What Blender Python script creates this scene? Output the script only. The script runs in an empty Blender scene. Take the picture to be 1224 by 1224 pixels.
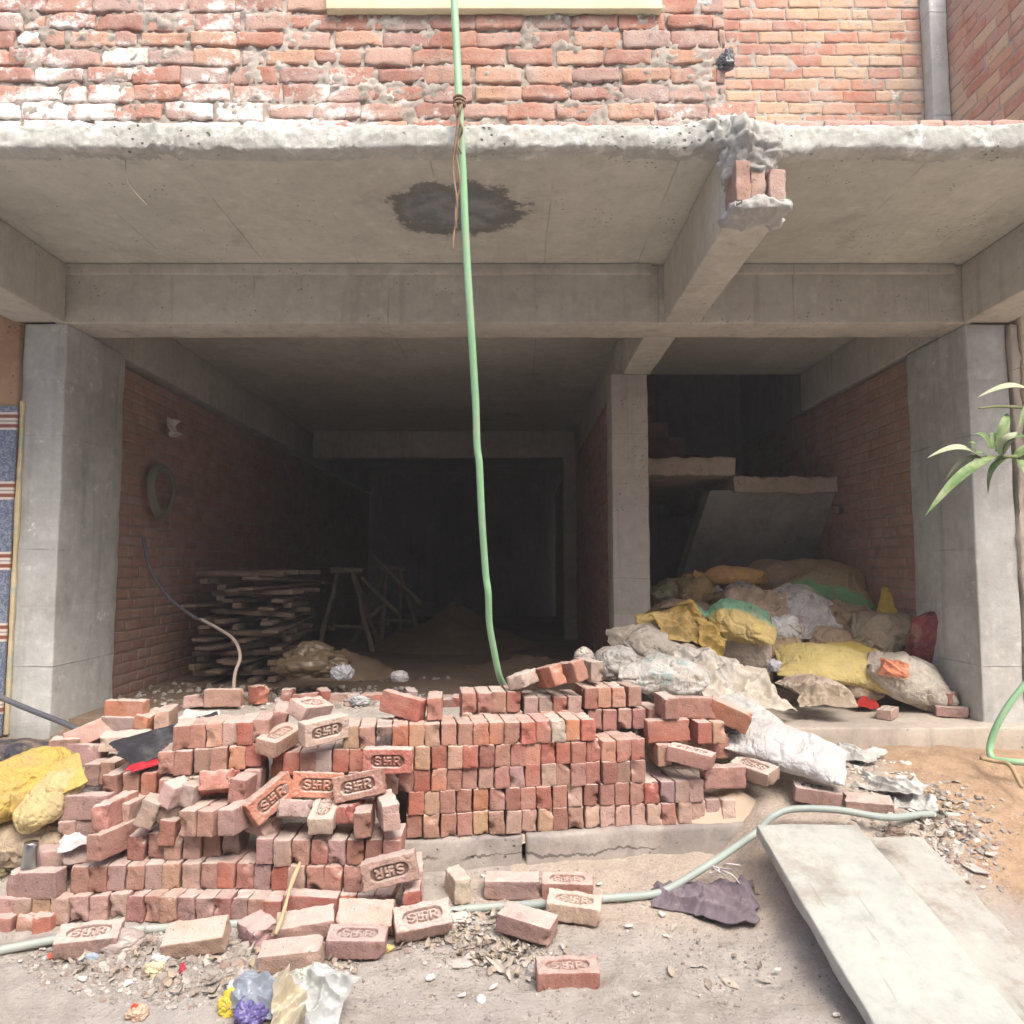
import bpy, math, random
import numpy as np
from mathutils import Vector, Matrix, Euler, noise as mn

SC = bpy.context.scene
COL = SC.collection
R = math.radians

# ------------------------------------------------------------------ camera
CAM_Z = 1.5
PITCH = math.atan(68 / 900)
cam_d = bpy.data.cameras.new("camera")
cam_d.sensor_fit = 'HORIZONTAL'
cam_d.sensor_width = 36.0
cam_d.lens = 36.0 * 900 / 1224
cam_d.clip_start = 0.05
cam_d.clip_end = 500
cam = bpy.data.objects.new("camera", cam_d)
COL.objects.link(cam)
cam.location = (0, 0, CAM_Z)
cam.rotation_euler = (R(90) + PITCH, 0, 0)
SC.camera = cam

# ------------------------------------------------------------------ sky, sun, exposure
SUN_EL, SUN_AZ = R(52), R(24)          # the sun stands behind the viewer, a little to the right
W = bpy.data.worlds.new("World")
SC.world = W
W.use_nodes = True
nt = W.node_tree
bg = nt.nodes["Background"]
sky = nt.nodes.new("ShaderNodeTexSky")
sky.sky_type = 'NISHITA'
sky.sun_disc = False
sky.sun_elevation = SUN_EL
sky.sun_rotation = R(180) - SUN_AZ
sky.dust_density = 6.0
sky.ozone_density = 0.6
sky.air_density = 0.7
nt.links.new(sky.outputs[0], bg.inputs[0])
bg.inputs[1].default_value = 0.15
sun_d = bpy.data.lights.new("sun", 'SUN')
sun_d.energy = 0.62
sun_d.angle = R(24)
sun_d.color = (1.0, 0.985, 0.91)
sun = bpy.data.objects.new("sun", sun_d)
COL.objects.link(sun)
sun.location = (2, -6, 12)
# light travels towards +Y, down, slightly to the left
dvec = Vector((-math.sin(SUN_AZ) * math.cos(SUN_EL), math.cos(SUN_AZ) * math.cos(SUN_EL), -math.sin(SUN_EL)))
sun.rotation_euler = dvec.to_track_quat('-Z', 'Y').to_euler()
SC.view_settings.view_transform = 'Standard'
SC.view_settings.look = 'None'
SC.view_settings.exposure = 1.33
SC.view_settings.gamma = 1.0
SC.cycles.max_bounces = 8
SC.cycles.diffuse_bounces = 7

HAZE = 0.0075
# ------------------------------------------------------------------ measuring helpers
CP, SP = math.cos(PITCH), math.sin(PITCH)
def at(px, py, d):
    """A point of the place, read off the photograph: where the line of sight through (px, py) meets the upright plane d metres away."""
    cx, cy = (px - 612) / 900.0, (612 - py) / 900.0
    dy, dz = CP - cy * SP, SP + cy * CP
    t = d / dy
    return Vector((cx * t, d, CAM_Z + dz * t))
def atz(px, py, z):
    cx, cy = (px - 612) / 900.0, (612 - py) / 900.0
    dy, dz = CP - cy * SP, SP + cy * CP
    t = (z - CAM_Z) / dz
    return Vector((cx * t, dy * t, z))
def interp(x, pts):
    if x <= pts[0][0]: return pts[0][1]
    for (a, b), (c, e) in zip(pts, pts[1:]):
        if x <= c:
            t = (x - a) / (c - a)
            return b + (e - b) * t
    return pts[-1][1]
def sstep(a, b, x):
    t = min(1, max(0, (x - a) / (b - a)))
    return t * t * (3 - 2 * t)
def fr(v, s, o=4, seed=0.0):
    return mn.fractal(Vector((v[0] * s + seed, v[1] * s - seed, v[2] * s + seed * .5)), 1.0, 2.0, o)

def ridged(v, s, seed):
    return 1 - abs(2 * mn.noise(Vector((v[0] * s + seed, v[1] * s + seed * 1.7, v[2] * s - seed)))) 
# ------------------------------------------------------------------ object helpers
def link(o, parent=None):
    COL.objects.link(o)
    if parent is not None:
        o.parent = parent
        if o.get('_w') is None:
            pass
    return o
def tag(o, label=None, cat=None, group=None, kind=None):
    if label: o['label'] = label
    if cat: o['category'] = cat
    if group: o['group'] = group
    if kind: o['kind'] = kind
    return o
def empty(name, loc=(0, 0, 0), **k):
    o = bpy.data.objects.new(name, None)
    o.empty_display_size = 0.1
    COL.objects.link(o)
    o.location = loc
    return tag(o, **k)
def part(name, mesh, parent, world=True, label=None):
    """A part of a thing; world=True means its mesh was written in the coordinates of the place."""
    o = bpy.data.objects.new(name, mesh)
    COL.objects.link(o)
    o.parent = parent
    if world:
        p, off = parent, Vector((0, 0, 0))
        while p is not None:
            off += p.location
            p = p.parent
        o.location = -off
    if label: o['label'] = label
    return o

class MB:
    """Collects vertices and faces for ONE mesh."""
    def __init__(s):
        s.v, s.f, s.m = [], [], []
    def add(s, vs, fs, mi=0):
        n = len(s.v)
        s.v += [tuple(v) for v in vs]
        s.f += [tuple(i + n for i in f) for f in fs]
        s.m += [mi] * len(fs)
    def box(s, a, b, mi=0, mat=None):
        x0, y0, z0 = a; x1, y1, z1 = b
        vs = [Vector(p) for p in ((x0,y0,z0),(x1,y0,z0),(x1,y1,z0),(x0,y1,z0),(x0,y0,z1),(x1,y0,z1),(x1,y1,z1),(x0,y1,z1))]
        if mat is not None: vs = [mat @ v for v in vs]
        s.add(vs, [(0,3,2,1),(4,5,6,7),(0,1,5,4),(1,2,6,5),(2,3,7,6),(3,0,4,7)], mi)
    def rbox(s, a, b, step=.06, amp=.004, rad=.008, mi=0, seed=0., mat=None, fq=(4, 19)):
        """A box of fine faces with worn edges and an uneven surface."""
        a, b = Vector(a), Vector(b)
        c, h = (a + b) / 2, (b - a) / 2
        rad = min(rad, min(h) * .9)
        ax = []
        for k in range(3):
            n = max(1, min(90, int(2 * (h[k] - rad) / step)))
            ax.append([-h[k], -h[k] + rad * .35] + list(np.linspace(-h[k] + rad, h[k] - rad, n + 1)) + [h[k] - rad * .35, h[k]])
        idx = {}
        def vert(p):
            key = (round(p[0], 5), round(p[1], 5), round(p[2], 5))
            if key in idx: return idx[key]
            q = Vector(p)
            inn = Vector([max(-(h[k] - rad), min(h[k] - rad, q[k])) for k in range(3)])
            dd = q - inn
            if dd.length > 1e-9:
                dd.normalize()
                q = inn + dd * rad
            w = q + c
            nrm = dd if dd.length > 1e-9 else Vector((0, 0, 0))
            q = w + nrm * (amp * (fr(w, fq[0], 3, seed) * 1.2 + .6 * fr(w, fq[1], 3, seed)))
            if mat is not None: q = mat @ q
            idx[key] = len(s.v)
            s.v.append(tuple(q))
            return idx[key]
        for k in range(3):
            i, j = (k + 1) % 3, (k + 2) % 3
            for sg in (-1, 1):
                for u in range(len(ax[i]) - 1):
                    for w in range(len(ax[j]) - 1):
                        q = []
                        for (du, dw) in ((0,0),(1,0),(1,1),(0,1)):
                            p = [0, 0, 0]
                            p[k] = sg * h[k]; p[i] = ax[i][u + du]; p[j] = ax[j][w + dw]
                            q.append(vert(p))
                        if sg < 0: q.reverse()
                        s.f.append(tuple(q)); s.m.append(mi)
    def tube(s, pts, r, n=8, mi=0, cap=True):
        pts = [Vector(p) for p in pts]
        rr = r if isinstance(r, (list, tuple)) else [r] * len(pts)
        base = len(s.v)
        up = Vector((0, 0, 1))
        prev = None
        for i, p in enumerate(pts):
            t = (pts[min(i + 1, len(pts) - 1)] - pts[max(i - 1, 0)]).normalized()
            if prev is None:
                a = up if abs(t.z) < .9 else Vector((1, 0, 0))
                u = t.cross(a).normalized()
            else:
                u = (prev - t * prev.dot(t)).normalized()
            prev = u
            w = t.cross(u)
            for k in range(n):
                an = 2 * math.pi * k / n
                s.v.append(tuple(p + (u * math.cos(an) + w * math.sin(an)) * rr[i]))
        for i in range(len(pts) - 1):
            for k in range(n):
                a, b = base + i * n + k, base + i * n + (k + 1) % n
                s.f.append((a, b, b + n, a + n)); s.m.append(mi)
        if cap:
            s.f.append(tuple(base + k for k in reversed(range(n)))); s.m.append(mi)
            e = base + (len(pts) - 1) * n
            s.f.append(tuple(e + k for k in range(n))); s.m.append(mi)
    def grid(s, fn, nu, nv, mi=0, wrap=False):
        base = len(s.v)
        for i in range(nu + 1):
            for j in range(nv + (0 if wrap else 1)):
                s.v.append(tuple(fn(i / nu, j / nv)))
        m = nv if wrap else nv + 1
        for i in range(nu):
            for j in range(nv):
                a, b = base + i * m + j, base + i * m + (j + 1) % m
                s.f.append((a, a + m, b + m, b)); s.m.append(mi)
    def mesh(s, name, mats, smooth=True):
        me = bpy.data.meshes.new(name)
        me.from_pydata(s.v, [], s.f)
        for m in (mats if isinstance(mats, (list, tuple)) else [mats]):
            me.materials.append(m)
        me.polygons.foreach_set('material_index', s.m)
        me.polygons.foreach_set('use_smooth', [bool(smooth)] * len(s.f))
        me.update()
        return me
def thing_mesh(name, mesh, loc=(0, 0, 0), rot=None, **k):
    o = bpy.data.objects.new(name, mesh)
    COL.objects.link(o)
    if rot is not None:
        o.matrix_world = Matrix.Translation(Vector(loc)) @ rot.to_4x4()
    else:
        o.location = loc
    return tag(o, **k)
def recentre(mesh, loc):
    loc = Vector(loc)
    n = len(mesh.vertices)
    a = np.empty(n * 3)
    mesh.vertices.foreach_get('co', a)
    a = (a.reshape(-1, 3) - np.array(loc)).ravel()
    mesh.vertices.foreach_set('co', a)
    mesh.update()
    return mesh
def spline(pts, n=8):
    pts = [Vector(p) for p in pts]
    P = [pts[0] * 2 - pts[1]] + pts + [pts[-1] * 2 - pts[-2]]
    out = []
    for i in range(1, len(P) - 2):
        a, b, c, d = P[i - 1], P[i], P[i + 1], P[i + 2]
        for k in range(n):
            t = k / n
            out.append(.5 * ((2 * b) + (c - a) * t + (2 * a - 5 * b + 4 * c - d) * t * t + (3 * b - a - 3 * c + d) * t ** 3))
    out.append(pts[-1])
    return out

# ------------------------------------------------------------------ materials
class G:
    def __init__(s, name):
        s.m = bpy.data.materials.new(name)
        s.m.use_nodes = True
        s.t = s.m.node_tree
        s.b = s.t.nodes["Principled BSDF"]
        s.b.inputs['Specular IOR Level'].default_value = 0.25
    def n(s, t, **k):
        x = s.t.nodes.new(t)
        for a, b in k.items(): setattr(x, a, b)
        return x
    def set(s, sock, v):
        if hasattr(v, 'is_linked') or isinstance(v, bpy.types.NodeSocket): s.t.links.new(v, sock)
        elif isinstance(v, (tuple, list)): sock.default_value = tuple(v) + ((1,) if len(v) == 3 and len(sock.default_value) == 4 else ())
        else: sock.default_value = v
    def pos(s): return s.n('ShaderNodeNewGeometry').outputs['Position']
    def obj(s): return s.n('ShaderNodeTexCoord').outputs['Object']
    def nz(s):
        x = s.n('ShaderNodeSeparateXYZ'); s.set(x.inputs[0], s.n('ShaderNodeNewGeometry').outputs['Normal']); return x.outputs[2]
    def xyz(s, v):
        x = s.n('ShaderNodeSeparateXYZ'); s.set(x.inputs[0], v); return x.outputs
    def island(s): return s.n('ShaderNodeNewGeometry').outputs['Random Per Island']
    def oinfo(s): return s.n('ShaderNodeObjectInfo')
    def vmul(s, v, k):
        x = s.n('ShaderNodeVectorMath', operation='MULTIPLY'); s.set(x.inputs[0], v); x.inputs[1].default_value = k; return x.outputs[0]
    def noise(s, v, sc, det=6, ro=.6, w=None, dist=0.):
        x = s.n('ShaderNodeTexNoise')
        if w is not None:
            x.noise_dimensions = '4D'; s.set(x.inputs['W'], w)
        s.set(x.inputs['Vector'], v)
        x.inputs['Scale'].default_value = sc; x.inputs['Detail'].default_value = det
        x.inputs['Roughness'].default_value = ro; x.inputs['Distortion'].default_value = dist
        return x.outputs[0]
    def voro(s, v, sc, feat='F1'):
        x = s.n('ShaderNodeTexVoronoi', feature=feat); s.set(x.inputs['Vector'], v); x.inputs['Scale'].default_value = sc; return x.outputs[0]
    def ma(s, op, a, b=0., c=0., clamp=False):
        x = s.n('ShaderNodeMath', operation=op, use_clamp=clamp)
        s.set(x.inputs[0], a); s.set(x.inputs[1], b); s.set(x.inputs[2], c); return x.outputs[0]
    def sm(s, v, a, b):
        x = s.n('ShaderNodeMapRange', interpolation_type='SMOOTHSTEP'); s.set(x.inputs[0], v)
        x.inputs[1].default_value = a; x.inputs[2].default_value = b; return x.outputs[0]
    def ramp(s, f, pts, mode='LINEAR'):
        x = s.n('ShaderNodeValToRGB'); s.set(x.inputs[0], f); cr = x.color_ramp; cr.interpolation = mode
        while len(cr.elements) < len(pts): cr.elements.new(.5)
        for e, (p, c) in zip(cr.elements, pts): e.position = p; e.color = tuple(c) + (1,)
        return x.outputs[0]
    def mix(s, f, a, b, mode='MIX'):
        x = s.n('ShaderNodeMix', data_type='RGBA', blend_type=mode, clamp_factor=True)
        s.set(x.inputs[0], f); s.set(x.inputs[6], a); s.set(x.inputs[7], b); return x.outputs[2]
    def bump(s, h, st=.5, d=.01, nrm=None):
        x = s.n('ShaderNodeBump'); s.set(x.inputs['Height'], h); x.inputs['Strength'].default_value = st; x.inputs['Distance'].default_value = d
        if nrm is not None: s.set(x.inputs['Normal'], nrm)
        return x.outputs[0]
    def done(s, col, ro=.9, nrm=None, spec=None, **k):
        s.set(s.b.inputs['Base Color'], col); s.set(s.b.inputs['Roughness'], ro)
        if nrm is not None: s.set(s.b.inputs['Normal'], nrm)
        if spec is not None: s.b.inputs['Specular IOR Level'].default_value = spec
        for a, b in k.items(): s.set(s.b.inputs[a.replace('_', ' ')], b)
        return s.m

def concrete(name, c1, c2, seed=0., lines=None, stain=False, streak=True, bump=.35, pits=True, lime=0., red=0., dirt=0.):
    g = G(name); p = g.pos()
    big = g.noise(p, 1.3, 5, .65, w=seed); fine = g.noise(p, 14, 8, .7, w=seed + 3); mic = g.noise(p, 120, 3, .6, w=seed)
    col = g.mix(g.sm(big, .32, .68), c1, c2)
    col = g.mix(g.ma('MULTIPLY', g.sm(fine, .48, .75), .45), col, tuple(min(1, x * 1.35) for x in c2))
    col = g.mix(g.ma('MULTIPLY', g.sm(fine, .5, .25), .5), col, tuple(x * .62 for x in c1))
    if streak:
        pale = g.sm(g.noise(g.vmul(p, (1, 1, 1.6)), 2.1, 8, .72, w=seed + 31), .56, .66)
        col = g.mix(g.ma('MULTIPLY', pale, .4), col, tuple(min(.8, x * 1.3) for x in c2))
        st = g.noise(g.vmul(p, (9, 9, .55)), 1.0, 4, .6, w=seed + 9)
        col = g.mix(g.ma('MULTIPLY', g.sm(st, .52, .7), .35), col, tuple(x * .55 for x in c1))
    h = g.ma('ADD', g.ma('MULTIPLY', fine, .8), g.ma('MULTIPLY', mic, .25))
    if pits:
        v = g.voro(p, 26)
        pk = g.ma('MULTIPLY', g.sm(v, .24, .10), g.sm(g.noise(p, 3.1, 5, .7, w=seed + 5), .52, .60))
        col = g.mix(g.ma('MULTIPLY', pk, .75), col, tuple(x * .3 for x in c1))
        h = g.ma('SUBTRACT', h, g.ma('MULTIPLY', pk, 1.2))
    if lines:
        ax, period, offs = lines
        x = g.xyz(p)[ax]
        wob = g.ma('MULTIPLY_ADD', g.noise(p, 2.2, 3), .03, x)
        fx = g.ma('FRACT', g.ma('MULTIPLY_ADD', wob, 1.0 / period, offs))
        ln = g.sm(g.ma('ABSOLUTE', g.ma('SUBTRACT', fx, .5)), .012 / period * .6, .002)
        gate = g.sm(g.noise(p, 1.7, 3, .7, w=seed + 2), .42, .6)
        ln = g.ma('MULTIPLY', ln, gate)
        cell = g.ma('FLOOR', g.ma('MULTIPLY_ADD', wob, 1.0 / period, offs))
        tone = g.n('ShaderNodeTexWhiteNoise', noise_dimensions='1D'); g.set(tone.inputs['W'], cell)
        col = g.mix(g.ma('MULTIPLY', tone.outputs[0], .22), col, tuple(x * .6 for x in c1))
        col = g.mix(g.ma('MULTIPLY', ln, .42), col, tuple(x * .4 for x in c1))
        h = g.ma('ADD', h, g.ma('MULTIPLY', ln, .5))
    if stain:
        # a damp grey patch on the underside
        o = g.xyz(p)
        dist = g.noise(p, 5.5, 7, .75)
        ex = g.ma('MULTIPLY', g.ma('ADD', o[0], .33), 2.55); ey = g.ma('MULTIPLY', g.ma('SUBTRACT', o[1], 4.13), 3.1)
        r = g.ma('SQRT', g.ma('ADD', g.ma('MULTIPLY', ex, ex), g.ma('MULTIPLY', ey, ey)))
        r = g.ma('MULTIPLY_ADD', g.ma('SUBTRACT', dist, .5), 1.5, r)
        halo = g.sm(r, 1.42, .55); core = g.sm(r, 1.0, .66); rim = g.ma('MULTIPLY', g.sm(r, 1.02, .9), g.sm(r, .6, .85))
        col = g.mix(g.ma('MULTIPLY', halo, .35), col, (.1, .09, .08))
        col = g.mix(g.ma('MULTIPLY', core, .88), col, g.mix(g.sm(g.noise(p, 9, 4), .35, .65), (.14, .155, .17), (.25, .265, .275)))
        col = g.mix(g.ma('MULTIPLY', rim, .6), col, (.075, .072, .07))
    dk = g.sm(g.noise(p, 2.3, 8, .75, w=seed + 21), .55, .70)
    col = g.mix(g.ma('MULTIPLY', dk, .38), col, tuple(x * .45 for x in c1))
    if lime:
        lm = g.sm(g.noise(p, 6.5, 8, .75, w=seed + 7), .62 - lime * .25, .70 - lime * .2)
        col = g.mix(g.ma('MULTIPLY', lm, .85), col, (.74, .75, .72))
    if dirt:
        dm = g.sm(g.noise(p, 2.4, 9, .78, w=seed + 41), .5, .64)
        col = g.mix(g.ma('MULTIPLY', dm, dirt), col, (.29, .245, .20))
        sc_ = g.noise(g.vmul(p, (26, 2.2, 2)), 1., 5, .6, w=seed + 43)
        col = g.mix(g.ma('MULTIPLY', g.sm(sc_, .6, .68), dirt * .7), col, (.22, .20, .18))
    if red:
        rm = g.sm(g.noise(p, 2.7, 6, .7, w=seed + 8), .6, .72)
        col = g.mix(g.ma('MULTIPLY', rm, red), col, (.3, .11, .07))
    return g.done(col, .93, g.bump(h, bump, .008), spec=.15)

def wallbrick(name, cols, seed=0., lime=0., limex=None, soot=0., dull=None, bump=.6):
    g = G(name); p = g.pos(); isl = g.island()
    n = len(cols)
    col = g.ramp(isl, [(i / n, c) for i, c in enumerate(cols)], 'CONSTANT')
    f = g.noise(p, 11, 8, .7, w=seed); mic = g.noise(p, 75, 4, .65, w=seed)
    wn0 = g.noise(p, 4.3, 6, .7, w=seed + 11)
    col = g.mix(g.ma('MULTIPLY', g.sm(f, .42, .68), .6), col, (.50, .36, .29))
    col = g.mix(g.ma('MULTIPLY', g.sm(wn0, .45, .68), .55), col, (.47, .40, .36))
    col = g.mix(g.ma('MULTIPLY', g.sm(f, .46, .25), .65), col, (.15, .08, .06))
    pit = g.ma('MULTIPLY', g.sm(g.voro(p, 55), .2, .08), .6)
    col = g.mix(pit, col, (.12, .06, .05))
    col = g.mix(g.ma('MULTIPLY', g.sm(mic, .55, .8), .45), col, (.5, .38, .30))
    if lime:
        a = g.noise(g.vmul(p, (1, 1, 1.4)), 4.6, 9, .72, w=seed + 4)
        k = g.ma('MULTIPLY_ADD', g.ma('SUBTRACT', g.n('ShaderNodeTexWhiteNoise', noise_dimensions='1D').outputs[0], .5), .0, a)
        if limex is not None:
            x = g.xyz(p)
            k = g.ma('ADD', k, g.ma('MULTIPLY', g.sm(x[0], limex[0], limex[1]), .16))
            k = g.ma('ADD', k, g.ma('MULTIPLY', g.sm(x[2], limex[2], limex[3]), .12))
        wn = g.n('ShaderNodeTexWhiteNoise', noise_dimensions='1D'); g.set(wn.inputs['W'], g.ma('MULTIPLY', isl, 917.3))
        k = g.ma('MULTIPLY_ADD', g.ma('SUBTRACT', wn.outputs[0], .5), .07, k)
        k = g.ma('MULTIPLY_ADD', g.ma('SUBTRACT', g.noise(p, 24, 5, .7), .5), .30, k)
        lm = g.sm(k, .70 - lime * .1, .84 - lime * .1)
        col = g.mix(g.ma('MULTIPLY', lm, .92), col, (.80, .78, .76))
    if soot:
        sm_ = g.sm(g.noise(p, 1.2, 5, .7, w=seed + 6), .45, .68)
        col = g.mix(g.ma('MULTIPLY', sm_, soot), col, (.17, .13, .125))
    if dull is not None:
        col = g.mix(dull[0], col, dull[1])
    h = g.ma('ADD', g.ma('MULTIPLY', f, 1.2), g.ma('MULTIPLY', mic, .6))
    h = g.ma('SUBTRACT', h, pit)
    return g.done(col, .95, g.bump(h, bump, .012), spec=.1)

def loosebrick(name, frog=False):
    """Fired brick whose body colour is the object's own colour; pale dust lies on what faces up."""
    g = G(name); oi = g.oinfo(); o = g.obj(); w = g.ma('MULTIPLY', oi.outputs['Random'], 91.)
    col = oi.outputs['Color']
    f = g.noise(o, 16, 8, .68, w=w); big = g.noise(o, 5.5, 5, .6, w=w); mic = g.noise(o, 140, 4, .6, w=w)
    col = g.mix(g.ma('MULTIPLY', g.sm(big, .40, .72), .6), col, (.48, .315, .26))
    col = g.mix(g.ma('MULTIPLY', g.sm(f, .46, .24), .85), col, (.15, .07, .055))
    grime = g.noise(o, 9, 7, .75, w=g.ma('ADD', w, 5.))
    col = g.mix(g.ma('MULTIPLY', g.sm(grime, .53, .66), .5), col, (.24, .16, .135))
    col = g.mix(g.ma('MULTIPLY', g.sm(mic, .55, .78), .5), col, (.52, .40, .33))
    col = g.mix(g.ma('MULTIPLY', g.sm(f, .62, .74), .55), col, (.60, .52, .46))
    specks = g.ma('MULTIPLY', g.sm(g.voro(o, 60), .17, .07), g.sm(grime, .42, .6))
    col = g.mix(g.ma('MULTIPLY', specks, .5), col, (.13, .06, .05))
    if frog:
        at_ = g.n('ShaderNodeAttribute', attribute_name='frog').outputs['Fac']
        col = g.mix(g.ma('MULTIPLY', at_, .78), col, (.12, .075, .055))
    dust = g.ma('MULTIPLY', g.sm(g.nz(), .35, .92), g.sm(g.noise(g.pos(), 9, 6, .7, w=w), .16, .60))
    dust = g.ma('MULTIPLY', dust, g.ma('MULTIPLY_ADD', oi.outputs['Random'], .4, .58))
    col = g.mix(dust, col, (.60, .525, .475))
    h = g.ma('ADD', g.ma('MULTIPLY', f, .8), g.ma('MULTIPLY', mic, .5))
    h = g.ma('SUBTRACT', h, g.ma('MULTIPLY', specks, .7))
    return g.done(col, .97, g.bump(h, 1., .011), spec=.08)

def simple(name, col, rough=.6, var=.25, sc=9., bump=.2, dirt=None, spec=.3, space='obj', **k):
    g = G(name); p = g.obj() if space == 'obj' else g.pos()
    w = g.ma('MULTIPLY', g.oinfo().outputs['Random'], 37.)
    f = g.noise(p, sc, 7, .65, w=w); mic = g.noise(p, sc * 9, 3, .6, w=w)
    c = g.mix(g.ma('MULTIPLY', g.sm(f, .3, .7), var * 2), col, tuple(x * (1 - var * 1.6) for x in col))
    if dirt is not None:
        c = g.mix(g.ma('MULTIPLY', g.sm(g.noise(p, sc * .6, 8, .75, w=w), .48, .66), dirt[0]), c, dirt[1])
    return g.done(c, rough, g.bump(g.ma('ADD', f, g.ma('MULTIPLY', mic, .3)), bump, .005), spec=spec, **k)

def sackcloth(name, dirt=.55, printed=None, second=None):
    """Woven plastic sacking in the object's colour, dusty, with faded print or a coloured band."""
    g = G(name); oi = g.oinfo(); o = g.obj(); w = g.ma('MULTIPLY', oi.outputs['Random'], 53.)
    x = g.xyz(o)
    col = oi.outputs['Color']
    f = g.noise(o, 6.5, 8, .7, w=w); f2 = g.noise(g.vmul(o, (3, 22, 8)), 1.6, 5, .7, w=w)
    if second is not None:
        band = g.sm(g.ma('MULTIPLY_ADD', g.noise(o, 7, 5, .7, w=w), .16, x[second[0]]), second[1], second[2])
        col = g.mix(band, col, second[3])
    if printed is not None:
        # rows of faded printed shapes, worn past reading
        rows = g.sm(g.ma('ABSOLUTE', g.ma('SUBTRACT', g.ma('FRACT', g.ma('MULTIPLY', x[1], 11.)), .5)), .34, .22)
        gl = g.sm(g.noise(g.vmul(o, (42, 18, 3)), 1.0, 2, .5, w=w), .5, .56)
        area = g.sm(g.ma('ABSOLUTE', x[0]), .17, .13)
        pr = g.ma('MULTIPLY', g.ma('MULTIPLY', rows, gl), g.ma('MULTIPLY', area, g.sm(f, .36, .52)))
        col = g.mix(g.ma('MULTIPLY', pr, .75), col, printed)
    col = g.mix(g.ma('MULTIPLY', g.sm(f, .44, .66), dirt), col, (.34, .26, .19))
    col = g.mix(g.ma('MULTIPLY', g.sm(f2, .52, .68), dirt * .6), col, (.27, .21, .16))
    wv = g.n('ShaderNodeTexWave', wave_type='BANDS', bands_direction='X'); g.set(wv.inputs[0], o); wv.inputs['Scale'].default_value = 120
    wv2 = g.n('ShaderNodeTexWave', wave_type='BANDS', bands_direction='Y'); g.set(wv2.inputs[0], o); wv2.inputs['Scale'].default_value = 120
    c1_ = g.ma('ABSOLUTE', g.ma('SUBTRACT', g.noise(g.vmul(o, (1, 1.8, 1)), 7, 3, .5, w=w, dist=.6), .5))
    c2_ = g.ma('ABSOLUTE', g.ma('SUBTRACT', g.noise(g.vmul(o, (2.2, 1, 1)), 10, 3, .5, w=g.ma('ADD', w, 4.), dist=.6), .5))
    crease = g.ma('ADD', g.sm(c1_, 0., .10), g.ma('MULTIPLY', g.sm(c2_, 0., .08), .7))
    h = g.ma('ADD', g.ma('MULTIPLY', g.ma('MULTIPLY', wv.outputs[1], wv2.outputs[1]), .12), g.ma('MULTIPLY', crease, .55))
    return g.done(col, .62, g.bump(h, .6, .02), spec=.3)
# ------------------------------------------------------------------ the materials of the place
M_SLAB = concrete('slab_concrete', (.50, .505, .445), (.60, .605, .54), 1., lines=(0, .62, .13), stain=True, streak=False, bump=.35, pits=True)
M_BEAM = concrete('beam_concrete', (.46, .44, .385), (.58, .56, .50), 5., lines=(0, .9, .4))
M_BEAMY = concrete('long_beam_concrete', (.47, .455, .40), (.57, .555, .495), 8., lines=(1, .8, .2))
M_COLUMN = concrete('column_concrete', (.41, .415, .395), (.56, .57, .555), 11., lines=(2, .75, .31), bump=.9, pits=False, lime=.12)
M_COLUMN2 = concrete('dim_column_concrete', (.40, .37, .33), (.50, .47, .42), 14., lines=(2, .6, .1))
M_LIP = concrete('rough_slab_edge', (.38, .385, .355), (.57, .585, .55), 17., streak=True, bump=1., lime=.35)
M_RUBC = concrete('broken_concrete', (.32, .315, .295), (.50, .50, .475), 18., streak=False, bump=1., lime=.15)
M_KERB = concrete('step_concrete', (.30, .27, .25), (.40, .365, .33), 21., bump=.8)
M_PLINTH = concrete('plinth_concrete', (.38, .335, .29), (.48, .43, .37), 23., bump=.6)
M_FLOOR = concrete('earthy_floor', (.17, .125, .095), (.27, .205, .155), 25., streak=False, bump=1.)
M_STAIR = concrete('stair_concrete', (.38, .31, .25), (.47, .40, .33), 27., bump=.7)
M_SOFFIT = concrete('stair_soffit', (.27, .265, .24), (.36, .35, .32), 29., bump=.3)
M_PLASTER = concrete('cement_plaster', (.30, .28, .27), (.37, .345, .33), 31., bump=.3)
M_MORTAR = concrete('mortar', (.30, .265, .23), (.46, .42, .375), 33., streak=False, bump=1., pits=False, lime=.15)
M_MORTAR2 = concrete('dull_mortar', (.29, .225, .19), (.38, .31, .265), 35., streak=False, bump=.7, pits=False)
M_RAMP = concrete('pale_stone', (.385, .40, .37), (.455, .47, .435), 37., streak=False, bump=.5, pits=False, dirt=.55)
M_RAMP2 = concrete('dusty_stone', (.385, .385, .35), (.46, .46, .425), 47., streak=False, bump=.7, pits=False, dirt=.8)
M_CREAM = concrete('cream_plaster', (.60, .52, .40), (.66, .58, .46), 39., bump=.3)
M_TAN = concrete('tan_plaster', (.33, .20, .12), (.42, .27, .17), 41., bump=.4)
RED = [(.38, .18, .13), (.43, .24, .185), (.48, .28, .20), (.36, .22, .19), (.42, .26, .22), (.49, .30, .215), (.35, .18, .145), (.47, .31, .26), (.40, .29, .26), (.43, .21, .155)]
M_WALLB = wallbrick('upper_wall_brick', RED, 1., lime=.55, limex=(.3, -2.2, 4.1, 3.7))
M_WALLC = wallbrick('recessed_wall_brick', [(.44, .20, .14), (.50, .28, .19), (.55, .37, .24), (.46, .23, .165), (.52, .31, .22), (.56, .40, .27)], 7., lime=.5, soot=.3)
M_WALLD = wallbrick('inner_wall_brick', [(.46, .235, .185), (.37, .175, .135), (.45, .22, .16), (.40, .205, .165), (.43, .205, .145)], 9., soot=.25, lime=.15, dull=(.35, (.31, .235, .20)))
M_BRICK = loosebrick('fired_brick')
M_FROG = loosebrick('stamped_brick', True)

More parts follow.
